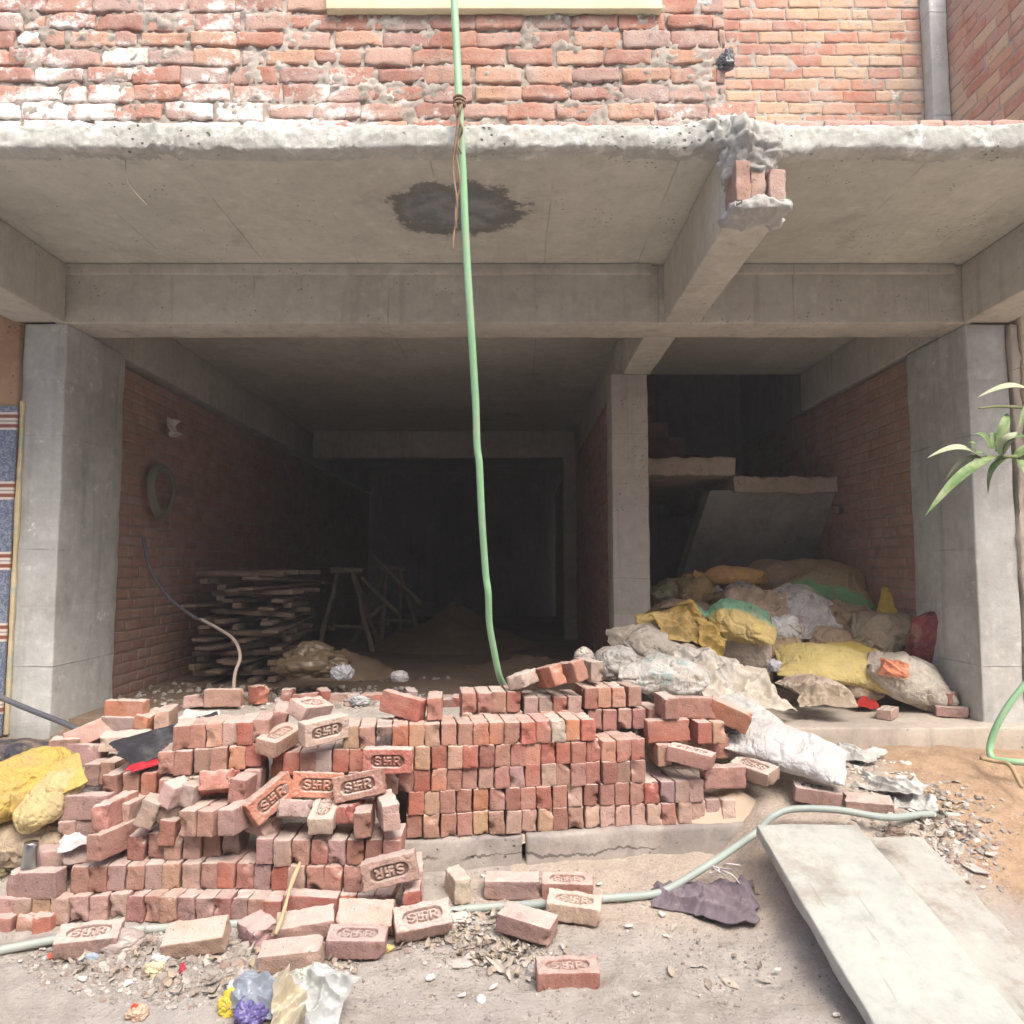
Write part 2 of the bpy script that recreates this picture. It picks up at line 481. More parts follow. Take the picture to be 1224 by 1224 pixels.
def step_mat():
    m = M_KERB; t = m.node_tree; bs = t.nodes["Principled BSDF"]
    g = G.__new__(G); g.m, g.t, g.b = m, t, bs
    p = g.pos(); x = g.xyz(p)
    col0 = bs.inputs['Base Color'].links[0].from_socket; n0 = bs.inputs['Normal'].links[0].from_socket
    wv = g.noise(g.vmul(p, (1, 1, .2)), 3.2, 6, .7)
    cr = g.ma('ABSOLUTE', g.ma('SUBTRACT', g.ma('SUBTRACT', x[2], .115), g.ma('MULTIPLY', g.ma('SUBTRACT', wv, .5), .16)))
    wd = g.ma('MULTIPLY', g.sm(g.noise(p, 7, 5), .3, .75), .011)
    k = g.ma('MULTIPLY', g.ma('LESS_THAN', cr, wd), g.sm(g.noise(p, 1.6, 3), .44, .5))
    gm = g.sm(g.noise(p, 3.4, 8, .75, w=3.), .42, .62)
    col1 = g.mix(g.ma('MULTIPLY', gm, .6), col0, (.20, .175, .17))
    col = g.mix(g.ma('MULTIPLY', k, .7), col1, (.08, .07, .06))
    g.set(bs.inputs['Base Color'], col); g.set(bs.inputs['Normal'], g.bump(g.ma('SUBTRACT', 1., k), 1., .02, n0))
step_mat()
def tile_mat():
    g = G('glazed_wall_tile'); p = g.pos(); z = g.xyz(p)[2]
    f = g.ma('FRACT', g.ma('MULTIPLY_ADD', z, 1 / .455, .09))
    sp = g.noise(p, 90, 2, .5)
    col = g.mix(g.sm(sp, .42, .62), (.10, .13, .20), (.26, .29, .35))
    def band(c, hw): return g.sm(g.ma('ABSOLUTE', g.ma('SUBTRACT', f, c)), hw + .008, hw)
    col = g.mix(band(.5, .125), col, (.62, .56, .50))
    col = g.mix(band(.57, .022), col, (.25, .09, .06)); col = g.mix(band(.43, .022), col, (.25, .09, .06))
    col = g.mix(band(.5, .006), col, (.30, .28, .26))
    return g.done(col, .3, spec=.5)
M_TILE = tile_mat()

def ground_mat():
    g = G('street_earth'); p = g.pos(); x = g.xyz(p)
    a = g.noise(p, 1.4, 6, .65); b = g.noise(p, 9, 8, .72); c = g.noise(p, 60, 5, .7)
    col = g.mix(g.sm(a, .35, .65), (.375, .345, .31), (.46, .42, .38))
    col = g.mix(g.ma('MULTIPLY', g.sm(b, .45, .7), .6), col, (.56, .52, .48))
    col = g.mix(g.ma('MULTIPLY', g.sm(b, .45, .25), .55), col, (.27, .215, .17))
    dp = g.sm(g.noise(p, 2.6, 7, .72, w=4.), .52, .66)
    col = g.mix(g.ma('MULTIPLY', dp, .45), col, (.28, .25, .22))
    lt = g.sm(g.noise(p, 3.7, 7, .72, w=9.), .55, .7)
    col = g.mix(g.ma('MULTIPLY', lt, .5), col, (.53, .51, .475))
    # yellow building sand heaped at the right and spilt round the step
    sx = g.sm(x[0], 1.6, 2.4)
    sy = g.ma('MULTIPLY', sx, g.sm(x[1], 2.5, 3.5))
    sand = g.sm(g.ma('MULTIPLY_ADD', a, .7, sy), .75, 1.15)
    col = g.mix(sand, col, g.mix(g.sm(b, .35, .65), (.40, .27, .175), (.50, .355, .24)))
    ps = g.ma('MULTIPLY', g.sm(x[0], -.7, .3), g.sm(x[1], 2.9, 3.5)); ps = g.sm(g.ma('MULTIPLY_ADD', b, .6, ps), .6, 1.1)
    col = g.mix(g.ma('MULTIPLY', g.ma('MULTIPLY', ps, .75), g.ma('SUBTRACT', 1., sand)), col, g.mix(g.sm(c, .35, .65), (.46, .38, .305), (.54, .46, .38)))
    # brick rubble and earth inside the building line
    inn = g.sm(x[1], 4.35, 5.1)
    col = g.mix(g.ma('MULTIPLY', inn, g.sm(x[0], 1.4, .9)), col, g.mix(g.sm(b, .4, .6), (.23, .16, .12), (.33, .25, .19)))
    # grey cement dust on the street in front
    gr = g.ma('MULTIPLY', g.sm(x[1], 3.4, 2.6), g.sm(a, .42, .62))
    col = g.mix(g.ma('MULTIPLY', gr, .55), col, (.43, .405, .385))
    col = g.mix(g.ma('MULTIPLY', g.sm(c, .52, .7), .4), col, (.60, .55, .50))
    col = g.mix(g.ma('MULTIPLY', g.sm(c, .45, .3), .35), col, (.25, .2, .165))
    sp = g.sm(g.voro(p, 85), .28, .12); sp = g.ma('MULTIPLY', sp, g.sm(g.noise(p, 6, 4), .45, .6))
    col = g.mix(g.ma('MULTIPLY', sp, .4), col, (.56, .52, .48))
    h = g.ma('ADD', g.ma('ADD', b, g.ma('MULTIPLY', c, .7)), g.ma('MULTIPLY', sp, .6))
    return g.done(col, .97, g.bump(h, 1., .016), spec=.1)
M_GROUND = ground_mat()

# ------------------------------------------------------------------ ground
LOWL = [(3.34, 0), (3.55, .16), (3.75, .27), (4.1, .36), (4.6, .40), (4.9, .42), (5.3, .5), (5.8, .5), (6.2, .42), (7, .3)]
LEFT = [(3.34, 0), (3.55, .17), (3.75, .33), (3.95, .46), (4.2, .62), (4.6, .70), (5.0, .62), (5.6, .52), (6.2, .42), (7, .3)]
MID = [(2.9, 0), (3.5, .05), (4.0, .08), (4.12, .32), (4.3, .55), (4.6, .66), (5.0, .60), (5.6, .51), (6.2, .42), (7, .3)]
RIGHT = [(2.3, 0), (3.0, .04), (3.5, .16), (3.8, .27), (4.3, .33), (4.72, .36), (4.8, .34), (5.2, .2), (7, .2)]
def gz0(x, y):
    l, m, r = interp(y, LEFT), interp(y, MID), interp(y, RIGHT)
    l += (interp(y, LOWL) - l) * sstep(-1.9, -2.35, x)
    z = l + (m - l) * sstep(-.66, -.5, x)
    z = z + (r - z) * sstep(1.02, 1.3, x)
    # a bank of sand against the plinth at the right
    z += .10 * math.exp(-((x - 2.6) / .7) ** 2 - ((y - 4.4) / .45) ** 2)
    # sand slipping off the plinth beside the stack
    z += .17 * math.exp(-((x - 1.40) / .38) ** 2 - ((y - 4.62) / .32) ** 2)
    # heaped dirt under the rubbish at the front left
    z += .05 * math.exp(-((x + .95) / .45) ** 2 - ((y - 2.75) / .28) ** 2)
    z += .03 * math.exp(-((x + 1.35) / .35) ** 2 - ((y - 3.0) / .2) ** 2)
    return z
def gz(x, y):
    z = gz0(x, y)
    near = 1.0 if (abs(x) < 5 and 1 < y < 8) else 0.15
    v = (x, y, 0)
    return z + near * (.024 * fr(v, 1.9, 3, 3.) + .014 * fr(v, 7, 3, 8.) + .007 * fr(v, 26, 2, 1.))
def axis(lo, hi, step, far, n):
    a = list(np.arange(lo, hi + 1e-6, step))
    left = [lo - (far) * ((k / n) ** 2.2) for k in range(n, 0, -1)]
    right = [hi + (far) * ((k / n) ** 2.2) for k in range(1, n + 1)]
    return left + a + right
xs = axis(-3.4, 3.6, .028, 36, 13); ys = axis(2.0, 6.4, .024, 33, 13)
b = MB()
for yv in ys:
    for xv in xs: b.v.append((xv, yv, gz(xv, yv)))
nx = len(xs)
for j in range(len(ys) - 1):
    for i in range(nx - 1):
        b.f.append((j * nx + i, j * nx + i + 1, (j + 1) * nx + i + 1, (j + 1) * nx + i)); b.m.append(0)
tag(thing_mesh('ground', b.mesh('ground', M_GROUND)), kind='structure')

# ------------------------------------------------------------------ the unfinished building
rng = random.Random(4)
BLD = empty('unfinished_building', (0, 5, 0), label='unfinished brick and concrete building with an open dark ground floor', cat='building')

def face_brick(b, org, u, n, x0, x1, z0, z1, seed, rough=.003, mi=0, inset=.0, nu=10, nv=5):
    """One brick of a wall: an uneven front with worn edges, and sides running back into the mortar."""
    base = len(b.v)
    e = .0045
    us = [0, .018] + [k / (nu - 1) for k in range(1, nu - 1)] + [.982, 1]
    vs = [0, .05] + [k / (nv - 1) for k in range(1, nv - 1)] + [.95, 1]
    tx, tz = rng.uniform(-.012, .012), rng.uniform(-.02, .02)
    out = rng.uniform(-.006, .004) * (1 if rough > .0027 else .25); sl = rng.uniform(-.006, .006); cut = rng.choice((None, None, (0, 0), (1, 0), (0, 1), (1, 1))) if rough > .0027 else None; cr = rng.uniform(.03, .07); kk = 1.0 if rough > .0027 else .45
    jx = [rng.uniform(-.003, .003) for _ in range(4)]
    for i, uu in enumerate(us):
        for j, vv in enumerate(vs):
            x = x0 + (x1 - x0) * uu; z = z0 + (z1 - z0) * vv + sl * (uu - .5) * kk
            ed = (uu in (0, 1)) + (vv in (0, 1))
            p = org + u * x + Vector((0, 0, z))
            nn = fr(p, 17, 3, seed)
            w = out + tx * (uu - .5) * .25 + tz * (vv - .5) * .2 + rough * nn * 1.5 - (.003 if ed == 1 else .0055 if ed == 2 else 0)
            q = p + n * w
            if uu in (0, 1): q += u * (.007 * kk * fr(p, 21, 3, seed + 5))
            if vv in (0, 1): q += Vector((0, 0, .010 * kk * fr(p, 21, 3, seed + 9)))
            if cut is not None:
                cd = math.hypot((uu - cut[0]) * (x1 - x0), (vv - cut[1]) * (z1 - z0))
                if cd < cr: q += (-n * .6 + u * (.5 - cut[0]) * .8 + Vector((0, 0, .5 - cut[1]))) * (cr - cd) * .35
            b.v.append(tuple(q))
    m = len(vs)
    for i in range(len(us) - 1):
        for j in range(m - 1):
            a = base + i * m + j
            b.f.append((a, a + m, a + m + 1, a + 1)); b.m.append(mi)
    # sides
    ring = [base + j for j in range(m)] + [base + i * m + m - 1 for i in range(1, len(us))] + [base + (len(us) - 1) * m + j for j in range(m - 2, -1, -1)] + [base + i * m for i in range(len(us) - 2, 0, -1)]
    s0 = len(b.v)
    for r_ in ring: b.v.append(tuple(Vector(b.v[r_]) - n * .05))
    k = len(ring)
    for i in range(k):
        b.f.append((ring[i], ring[(i + 1) % k], s0 + (i + 1) % k, s0 + i)); b.m.append(mi)

def brick_wall(name, org, u, n, L, z0, z1, ch, bl, gapv, gaph, bm, mm, depth=.23, rec=.009, mstep=.02, mamp=.007, holes=(), rough=.003, skip=0., label=None, start=0., edge=None, shift=.02):
    """A wall laid brick by brick in front of an uneven bed of mortar, as one mesh."""
    b = MB(); org, u, n = Vector(org), Vector(u), Vector(n)
    row, z = 0, z0
    while z < z1 - 1e-4:
        x = start - rng.uniform(0, bl * .3) - (bl / 2 if row % 2 else 0)
        L_ = L if edge is None else edge(row, L)
        while x < L_:
            l = bl if rng.random() > .08 else bl * .5
            a, c = max(0, x), min(L_, x + l)
            dz = rng.uniform(-.003, .003)
            zc = z + ch * .5
            inside = any(h[0] < (a + c) / 2 < h[1] and h[2] < zc < h[3] for h in holes)
            if c - a > .03 and not inside and rng.random() >= skip:
                g1 = gapv * rng.uniform(.15, 1.6) * .5; g2 = gaph * rng.uniform(.2, 1.2) * .5
                g2b = gaph * rng.uniform(.2, 1.2) * .5
                face_brick(b, org, u, n, a + (g2 if a > 0 else 0), c - (g2b if c < L_ else 0), z + g1 + dz, min(z1, z + ch) - g1 + dz, rng.random() * 50, rough)
            x += l + rng.uniform(-shift, shift) * .3
        z += ch; row += 1
    nb = len(b.f)
    nu, nv = max(1, int(L / mstep)), max(1, int((z1 - z0) / mstep))
    def bed(a, c):
        p = org + u * (a * L) + Vector((0, 0, z0 + (z1 - z0) * c))
        w = -rec + mamp * (fr(p, 9, 3, 2.) + .8 * fr(p, 38, 3, 6.))
        for h in holes:
            if h[0] < a * L < h[1] and h[2] < z0 + (z1 - z0) * c < h[3]: w = -.13
        return p + n * w
    b.grid(bed, nu, nv, 1)
    # body behind the bed
    o2 = org - n * (depth)
    pts = [org - n * .04, org + u * L - n * .04, o2 + u * L, o2]
    vs = [Vector((p.x, p.y, zz)) for zz in (z0, z1) for p in pts]
    if depth > .05: b.add(vs, [(0,3,2,1),(4,5,6,7),(1,2,6,5),(2,3,7,6),(3,0,4,7)], 1)
    return part(name, b.mesh(name, [bm, mm], smooth=True), BLD, label=label)

CEIL, BB = 3.53, 3.13          # underside of the slab, underside of the beams
# slab
b = MB()
b.box((-3.9, 3.55, CEIL), (3.9, 7.75, 3.65)); b.box((-3.9, 7.751, CEIL), (.995, 16.2, 3.65))
SLAB = part('floor_slab', b.mesh('floor_slab', M_SLAB, smooth=False), BLD, label='grey slab underside with form board lines and a damp patch')
# the rough white lip along the front of the slab
b = MB()
def lip(u, v):
    x = -3.9 + 7.8 * u
    # profile: from under the slab, round the front, to the top
    P = [(3.62, CEIL + .004), (3.545, CEIL - .004), (3.51, CEIL - .006), (3.492, CEIL + .006), (3.484, CEIL + .05), (3.483, CEIL + .085), (3.488, CEIL + .108), (3.54, CEIL + .118), (3.70, CEIL + .124)]
    k = v * (len(P) - 1); i = min(int(k), len(P) - 2); t = k - i
    y = P[i][0] + (P[i + 1][0] - P[i][0]) * t; z = P[i][1] + (P[i + 1][1] - P[i][1]) * t
    q = (x, y * 1.0, z)
    a = .008 * fr(q, 4.5, 3, 2.) + .007 * fr(q, 16, 5, 5.) + .006 * fr(q, 60, 4, 9.) + .03 * max(0, ridged((x, y * 3, z * 2), 5.5, 6.) - .8)
    if 0 < v < 1:
        y -= a * .75; z += (.6 * a if v > .6 else -1.1 * abs(a) * (1 if v < .45 else .25))
        z += .012 * fr((x, 0, 0), 1.3, 2, 4.) - (.03 * max(0, fr((x, 0, 7), 2.6, 3, 9.)) if v < .5 else 0)
    # a lump of concrete where the beam comes out
    lump = math.exp(-((x - 1.03) / .13) ** 2)
    if .25 < v < .95: y -= lump * (.05 + .05 * abs(fr(q, 20, 3, 3.))); z += lump * .04 * (v - .2)
    return (x, y, z)
b.grid(lip, 900, 26)
part('slab_edge', b.mesh('slab_edge', M_LIP), SLAB, label='rough white broken edge of the slab')

# beams
b = MB(); b.rbox((-3.05, 4.90, BB), (3.06, 5.22, CEIL - .003), .12, .004, .012)
b.rbox((-3.0, 4.868, CEIL - .075), (.93, 4.905, CEIL - .003), .1, .004, .008, seed=3.); b.rbox((1.27, 4.872, CEIL - .07), (2.95, 4.905, CEIL - .003), .1, .004, .008, seed=5.)
part('cross_beam', b.mesh('cross_beam', M_BEAM), BLD)
b = MB()
b.rbox((1.012, 3.47, BB + .002), (1.25, 4.897, CEIL - .003), .1, .005, .014)
CB = part('cantilever_beam', b.mesh('cantilever_beam', M_BEAMY), BLD, label='projecting concrete beam with a broken brick end')
b = MB()
for x0, x1, y0, z1, s_ in ((1.02, 1.085, 3.30, 3.355, 1.), (1.098, 1.165, 3.335, 3.345, 2.), (1.175, 1.25, 3.31, 3.32, 3.)):
    b.rbox((x0, y0, BB + .035), (x1, 3.475, z1), .012, .005, .005, seed=s_, fq=(14, 50))
part('brick_end', b.mesh('brick_end', wallbrick('beam_end_brick', [(.35, .225, .185), (.43, .31, .265), (.39, .27, .23)], 3., lime=.9)), CB)
b = MB()
b.rbox((1.0, 3.275, BB - .008), (1.268, 3.475, BB + .040), .010, .022, .012, seed=6., fq=(12, 45))
part('concrete_lump', b.mesh('concrete_lump', M_RUBC), CB, label='crumbled pale concrete under the broken beam end')
b = MB(); b.rbox((1.012, 3.305, 3.325), (1.215, 3.53, 3.56), .010, .04, .04, seed=8., fq=(10, 42))
part('concrete_lump', b.mesh('concrete_lump', M_RUBC), CB, label='crumbled pale concrete over the broken beam end')
b = MB(); b.rbox((.93, 5.225, BB), (1.16, 6.22, CEIL - .003), .1, .004, .012); b.rbox((.93, 6.52, BB + .0), (1.12, 16, CEIL - .003), .3, .004, .012)
part('long_beam', b.mesh('long_beam', M_BEAMY), BLD)
for nm, a, c in (('side_beam', (-3.3, 3.53, BB), (-2.97, 4.895, CEIL - .003)), ('side_beam', (-3.3, 5.3, BB - .01), (-2.99, 15.9, CEIL - .003)), ('side_beam', (3.0, 3.53, BB), (3.3, 4.895, CEIL - .003)), ('side_beam', (3.01, 5.3, BB + .01), (3.3, 7.74, CEIL - .003))):
    b = MB(); b.rbox(a, c, .15, .004, .012, seed=a[0]); part(nm, b.mesh(nm, M_BEAMY), BLD)
b = MB(); b.rbox((-2.93, 10.98, BB), (.925, 11.25, CEIL - .003), .2, .004, .012); part('back_beam', b.mesh('back_beam', M_BEAM), BLD)

# columns
def column(a, c, m, seed, label=None):
    b = MB(); b.rbox(a, c, .07, .006, .012, seed=seed)
    return part('column', b.mesh('column', m), BLD, label=label)
column((-3.245, 4.90, .2), (-2.955, 5.66, BB - .002), M_COLUMN, 1., 'broad pale column at the left end')
column((3.015, 4.90, .2), (3.285, 5.66, BB - .002), M_COLUMN, 2., 'broad pale column at the right end')
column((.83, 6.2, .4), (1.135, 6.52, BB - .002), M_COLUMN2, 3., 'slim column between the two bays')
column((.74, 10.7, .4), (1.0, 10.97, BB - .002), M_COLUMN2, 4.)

# walls
MW, MH = .018, .014
brick_wall('inner_wall', (-3.03, 5.62, 0), (0, 1, 0), (1, 0, 0), 10.3, .35, BB - .06, .083, .236, .012, .012, M_WALLD, M_MORTAR2, depth=.25, rec=.006, mamp=.003, mstep=.05, rough=.002, label='dim red brick wall on the left inside',
           holes=((.95, 1.07, 1.98, 2.07), (2.35, 2.5, 1.72, 1.86), (1.2, 1.5, 2.2, 2.26)))
brick_wall('inner_wall', (3.04, 5.62, 0), (0, 1, 0), (-1, 0, 0), 4.3, .35, BB - .02, .083, .236, .012, .012, M_WALLD, M_MORTAR2, depth=.25, rec=.006, mamp=.003, mstep=.05, rough=.002, label='dim red brick wall on the right inside',
           holes=((1.3, 1.48, 1.98, 2.1),))
b = MB(); b.box((3.045, 7.75, BB), (3.3, 9.9, 5.6)); part('stairwell_wall', b.mesh('stairwell_wall', M_PLASTER, False), BLD)
brick_wall('partition_wall', (.915, 6.525, 0), (0, 1, 0), (-1, 0, 0), 9.4, .4, BB - .01, .083, .236, .012, .012, M_WALLD, M_MORTAR2, depth=.19, rec=.006, mamp=.003, mstep=.06)
b = MB(); b.box((-3.3, 16.0, .2), (1.2, 16.2, CEIL - .004)); part('back_wall', b.mesh('back_wall', M_PLASTER, False), BLD)
b = MB()
b.box((.95, 9.9, .2), (3.3, 10.1, 5.6)); b.box((.995, 7.752, 3.652), (3.2, 7.90, 5.6)); b.box((.86, 7.752, 3.652), (.99, 10.1, 5.6)); b.box((.86, 7.752, 5.602), (3.3, 10.1, 5.75))  # upper walls and roof box added to close the stairwell and keep it dark
part('stairwell_wall', b.mesh('stairwell_wall', M_PLASTER, False), BLD)
# upper walls
UW = brick_wall('upper_wall', (-3.9, 3.60, 0), (1, 0, 0), (0, -1, 0), 4.97, CEIL + .112, 5.05, .0945, .243, MW, MH, M_WALLB, M_MORTAR, depth=.24, rec=.0125, mamp=.020, mstep=.0125, rough=.003,
           edge=lambda r_, L: L + (.16 if r_ == 1 else .0), label='rough red brickwork of the upper floor with white lime stains', shift=.06)
brick_wall('recessed_wall', (1.05, 5.10, 0), (1, 0, 0), (0, -1, 0), 1.99, 3.652, 5.6, .088, .236, .012, .012, M_WALLC, M_MORTAR, depth=.23, rec=.005, mamp=.007, mstep=.015, rough=.002, holes=((.33, .41, 4.23, 4.33), (1.18, 1.34, 4.22, 4.3)), label='set-back wall of orange red bricks')
brick_wall('side_wall', (3.04, 3.56, 0), (0, 1, 0), (-1, 0, 0), 1.53, 3.652, 5.6, .088, .236, .012, .012, M_WALLC, M_MORTAR, depth=.3, rec=.006, mamp=.005, mstep=.03, rough=.002)
brick_wall('parapet', (1.10, 3.575, 0), (1, 0, 0), (0, -1, 0), 2.8, CEIL + .110, CEIL + .192, .082, .236, .008, .012, wallbrick('parapet_brick', [(.50, .33, .28), (.47, .30, .26), (.54, .36, .30)], 13., lime=.2), M_MORTAR, depth=.115, rec=.009, mamp=.008, mstep=.015)
b = MB(); b.rbox((2.915, 4.98, 3.652), (3.035, 5.095, 5.6), .06, .005, .01); part('corner_pillar', b.mesh('corner_pillar', M_COLUMN), BLD)
# painted timber sill over the brickwork
b = MB(); b.rbox((-.93, 3.562, 4.292), (.75, 3.63, 4.42), .08, .002, .004)
part('window_sill', b.mesh('window_sill', simple('cream_paint', (.74, .68, .47), .5, .12, 5, .15, (.4, (.5, .44, .28)))), BLD, label='cream painted timber sill at the top')

# floor and steps
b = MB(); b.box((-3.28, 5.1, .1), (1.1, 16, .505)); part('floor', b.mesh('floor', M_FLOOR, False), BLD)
b = MB(); b.rbox((1.06, 4.75, .1), (3.28, 10, .52), .06, .008, .015); part('plinth', b.mesh('plinth', M_PLINTH), BLD, label='low concrete plinth of the right bay')
b = MB()
yaw = math.atan2(.25, 1.69)
Mx = Matrix.Translation((-.47, 3.68, 0)) @ Matrix.Rotation(yaw, 4, 'Z')
b.rbox((-.22, .02, -.05), (.54, .62, .203), .03, .010, .018, seed=4., mat=Mx)
b.rbox((.548, .012, -.05), (1.72, .62, .208), .03, .011, .02, seed=14., mat=Mx)
b.rbox((-.25, -.05, -.1), (1.70, .1, .06), .04, .012, .02, seed=24., mat=Mx)
part('front_step', b.mesh('front_step', M_KERB), BLD, label='worn grey front step with long cracks')

# sand spilt over the right end of the step
b = MB()
def bank(u, v):
    x, y = .35 + 1.75 * u, .03 + .46 * v
    A = interp(x, [(.35, .004), (.8, .012), (1.2, .035), (1.5, .085), (1.66, .125), (1.76, .10), (1.95, -.02), (2.1, -.22)])
    q = (x, y, 0)
    z = .188 + A * 1.25 * sstep(.02, .10, y + .012 * fr(q, 6, 2, 3.)) - .03 * sstep(.07, .03, y) + .008 * fr(q, 7, 3, 5.) + .004 * fr(q, 30, 2, 5.)
    return Mx @ Vector((x, y, z))
b.grid(bank, 110, 34)
tag(thing_mesh('sand', b.mesh('sand', simple('pale_sand', (.56, .45, .35), .97, .12, 9, .7, space='pos'))), label='pale sand spilt over the right end of the step and its bricks', kind='stuff', cat='sand')

# stairs in the right bay
b = MB()
b.rbox((2.06, 6.95, 2.205), (3.03, 9.85, 2.36), .03, .018, .012, fq=(5, 24))
b.rbox((1.0, 6.85, 2.355), (2.055, 9.85, 2.52), .03, .018, .012, seed=4., fq=(5, 24))
b2_ = MB()
for k in range(7):
    x1 = 1.95 - k * .17
    if x1 > 1.15: b2_.rbox((1.0, 7.7, 2.52 + k * .165), (x1, 8.5, 2.52 + (k + 1) * .165 - .002), .08, .004, .008, seed=k)
ST = part('staircase', b.mesh('staircase', M_STAIR), BLD, label='rough concrete landing and steps in the dim stairwell')
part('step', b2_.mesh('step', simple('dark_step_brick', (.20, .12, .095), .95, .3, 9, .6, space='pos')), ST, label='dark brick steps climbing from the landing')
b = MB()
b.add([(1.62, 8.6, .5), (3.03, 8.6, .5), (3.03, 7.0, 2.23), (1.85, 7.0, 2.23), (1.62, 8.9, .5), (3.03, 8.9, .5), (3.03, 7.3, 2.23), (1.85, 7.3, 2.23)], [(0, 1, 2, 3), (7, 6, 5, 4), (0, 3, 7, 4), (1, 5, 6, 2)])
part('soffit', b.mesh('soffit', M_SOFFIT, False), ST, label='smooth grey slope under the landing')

# sand and dirt heaped inside
b = MB()
def heap(cx, cy, rx, ry, h, sd, nu=40, nv=40):
    def f(u, v):
        r_, a = u, v * 2 * math.pi
        x, y = cx + math.cos(a) * r_ * rx, cy + math.sin(a) * r_ * ry
        z = .49 + h * (1 - r_) ** 1.1 * (1 + .35 * fr((x, y, 0), 2.2, 3, sd)) + .03 * fr((x, y, 0), 8, 3, sd) - .03 * r_
        return (x, y, z)
    b.grid(f, nu, nv, 0, wrap=True)
heap(-.75, 10.0, 1.2, 1.3, .52, 2.); heap(-1.6, 7.2, .7, .5, .32, 5.); heap(.2, 7.6, .9, .8, .15, 8.)
tag(thing_mesh('sand_heap', b.mesh('sand_heap', simple('earth_heap', (.30, .22, .15), .97, .3, 6, .8, space='pos'))), label='low heaps of brown earth on the dark inner floor', kind='stuff', cat='sand')

# ------------------------------------------------------------------ neighbours
NB = empty('neighbouring_building', (-4.5, 5, 0), label='neighbouring building at far left with patterned blue wall tiles', cat='building')
b = MB(); b.rbox((-7, 4.87, -.2), (-3.25, 5.6, 7), .2, .006, .01); part('wall', b.mesh('wall', M_TAN), NB)
b = MB(); b.box((-6.6, 4.85, .45), (-3.232, 4.868, 2.56)); part('tiles', b.mesh('tiles', M_TILE, False), NB, label='blue speckled tiles with white and brown bands')
b = MB(); b.rbox((-3.231, 4.874, .45), (-3.205, 4.897, 2.60), .05, .004, .004); part('plaster_edge', b.mesh('plaster_edge', simple('old_plaster', (.62, .52, .33), .9, .25, 12, .5, (.5, (.16, .38, .46)), space='pos')), NB, label='flaking cream and turquoise strip beside the tiles')
NB2 = empty('neighbouring_building', (4.5, 5, 0), label='cream plastered neighbouring building at the far right edge', cat='building')
b = MB(); b.rbox((3.36, 4.86, -.2), (7, 5.6, 7), .2, .006, .01); part('wall', b.mesh('wall', M_CREAM), NB2)
b = MB(); b.rbox((3.292, 4.875, -.2), (3.355, 5.6, 3.12), .02, .018, .01, seed=5.); part('mortar_strip', b.mesh('mortar_strip', M_PLINTH), NB2)

# ------------------------------------------------------------------ unseen row of houses added behind the viewer to block low sky
OP = empty('added_sky_blocking_houses', (0, -6, 0), label='added unseen plain houses behind the viewer that block low sky', cat='building')
b = MB(); b.rbox((-16, -8, -.2), (16, -5.2, 7.4), .6, .004, .02); part('wall', b.mesh('wall', concrete('added_house_render', (.36, .35, .33), (.42, .41, .39), 55.)), OP)
for k in range(6):
    for zz in (1.0, 4.6):
        b = MB(); x = -11 + k * 4.2
        b.rbox((x, -5.26, zz), (x + 1.2, -5.17, zz + 1.4), .3, .002, .01); part('window', b.mesh('window', M_PLASTER), OP)

# ------------------------------------------------------------------ thin haze added to lift the dark interior like lens glare
hz = bpy.data.materials.new('added_glare_haze'); hz.use_nodes = True
t_ = hz.node_tree
for n_ in list(t_.nodes):
    if n_.type != 'OUTPUT_MATERIAL': t_.nodes.remove(n_)
pv = t_.nodes.new('ShaderNodeVolumePrincipled')
pv.inputs['Color'].default_value = (.96, .97, .97, 1)
pv.inputs['Density'].default_value = HAZE
pv.inputs['Anisotropy'].default_value = .3
t_.links.new(pv.outputs[0], [n_ for n_ in t_.nodes if n_.type == 'OUTPUT_MATERIAL'][0].inputs['Volume'])
b = MB(); b.box((-41, -41, -1.5), (41, 41, 9.5))
tag(thing_mesh('haze', b.mesh('haze', hz, False)), kind='stuff', label='added thin haze veiling the view like lens glare', cat='haze')
